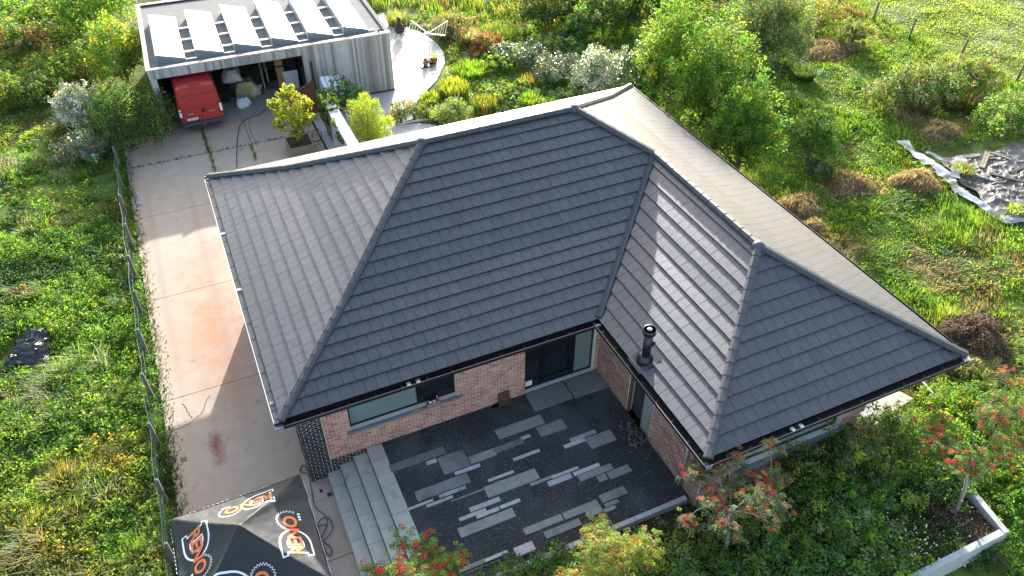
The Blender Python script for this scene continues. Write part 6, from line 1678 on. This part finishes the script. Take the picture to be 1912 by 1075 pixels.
strip([(1795, 362), (1820, 378), (1850, 398), (1875, 415), (1908, 408)], .42, .1, TARPW, 7, 'white_edge')
strip([(1728, 288), (1745, 294), (1765, 303)], .2, .08, TARPW, 9, 'white_edge')
for lb, a, b in (('pale timber batten lying on the ground sheet', (1826, 322), (1838, 292)), ('second pale batten beside the first on the ground sheet', (1831, 324), (1842, 294)), ('grey plank along the top of the ground sheet', (1836, 292), (1880, 307)), ('dark plank across the ground sheet', (1845, 335), (1912, 352)), ('dark short plank at the right edge of the ground sheet', (1880, 332), (1912, 322))):
    p, q = G(*a)+(0, 0, .3), G(*b)+(0, 0, .3)
    tag(MB().bar(p, q, .12, .06).build('timber_batten', WOOD if 'dark' not in lb else DKBROWN, None), lb, 'plank')
p = G(1795, 325); tuft('grass_clump', 'green grass tuft growing through the ground sheet', 'grass', (p[0], p[1], float(gh(p[0], p[1]))+.05), .55, .5, ['olive', 'lime', 'dry'], 400, .03, .8)
p = G(1893, 400); tuft('grass_clump', 'pale weed growing at the lower edge of the ground sheet', 'grass', (p[0], p[1], float(gh(p[0], p[1]))+.05), .4, .45, ['lime', 'silver'], 200, .05, .8)

# pale slatted platform by the wing
P4 = [G(1612, 750, -.25), G(1655, 776, -.25), G(1705, 745, -.25), G(1665, 724, -.25)]
e = empty('timber_platform', tuple(G(1660, 750)), 'pale slatted timber platform beside the wing', 'platform')
A, Bq, Cq, Dq = [np.array(p) for p in P4]
for i in range(8):
    t0, t1 = i/8+.006, (i+1)/8-.006
    a, b, c, d = A+(Bq-A)*t0, A+(Bq-A)*t1, Dq+(Cq-Dq)*t1, Dq+(Cq-Dq)*t0
    MB().add([tuple(a), tuple(b), tuple(c), tuple(d)]+[(p[0], p[1], p[2]+.03) for p in (a, b, c, d)], [(3, 2, 1, 0), (4, 5, 6, 7), (0, 1, 5, 4), (1, 2, 6, 5), (2, 3, 7, 6), (3, 0, 4, 7)]).build('plank', mat('bleached_wood', (.50,.45,.36), .75, var=.2, scale=6) if i == 0 else bpy.data.materials['bleached_wood'], e)
for p in (A, Bq, Cq, Dq):
    q = p*.9+(A+Bq+Cq+Dq)/4*.1; MB().box(q[0]-.04, q[0]+.04, q[1]-.04, q[1]+.04, GZ-.1, -.252).build('leg', WOOD, e)
e = empty('concrete_strip', tuple(G(1738, 742)), 'grey concrete gravel board standing behind the platform', 'edging')
for (a, b) in (((1712, 716), (1738, 746)), ((1739, 747), (1766, 772))):
    p, q = G(*a), G(*b); MB().bar(p+(0, 0, .1), q+(0, 0, .1), .07, .36).build('panel', POSTM if False else CONCW, e)
# concrete block at the wing foot
p = G(1610, 785, -.4); tag(MB().box(p[0]-.25, p[0]+.3, p[1]-.2, p[1]+.2, GZ, -.25).box(p[0]-.1, p[0]+.2, p[1]-.1, p[1]+.12, -.2499, -.12).build('concrete_block', CONCW), 'broken concrete block at the foot of the wing corner', 'block')
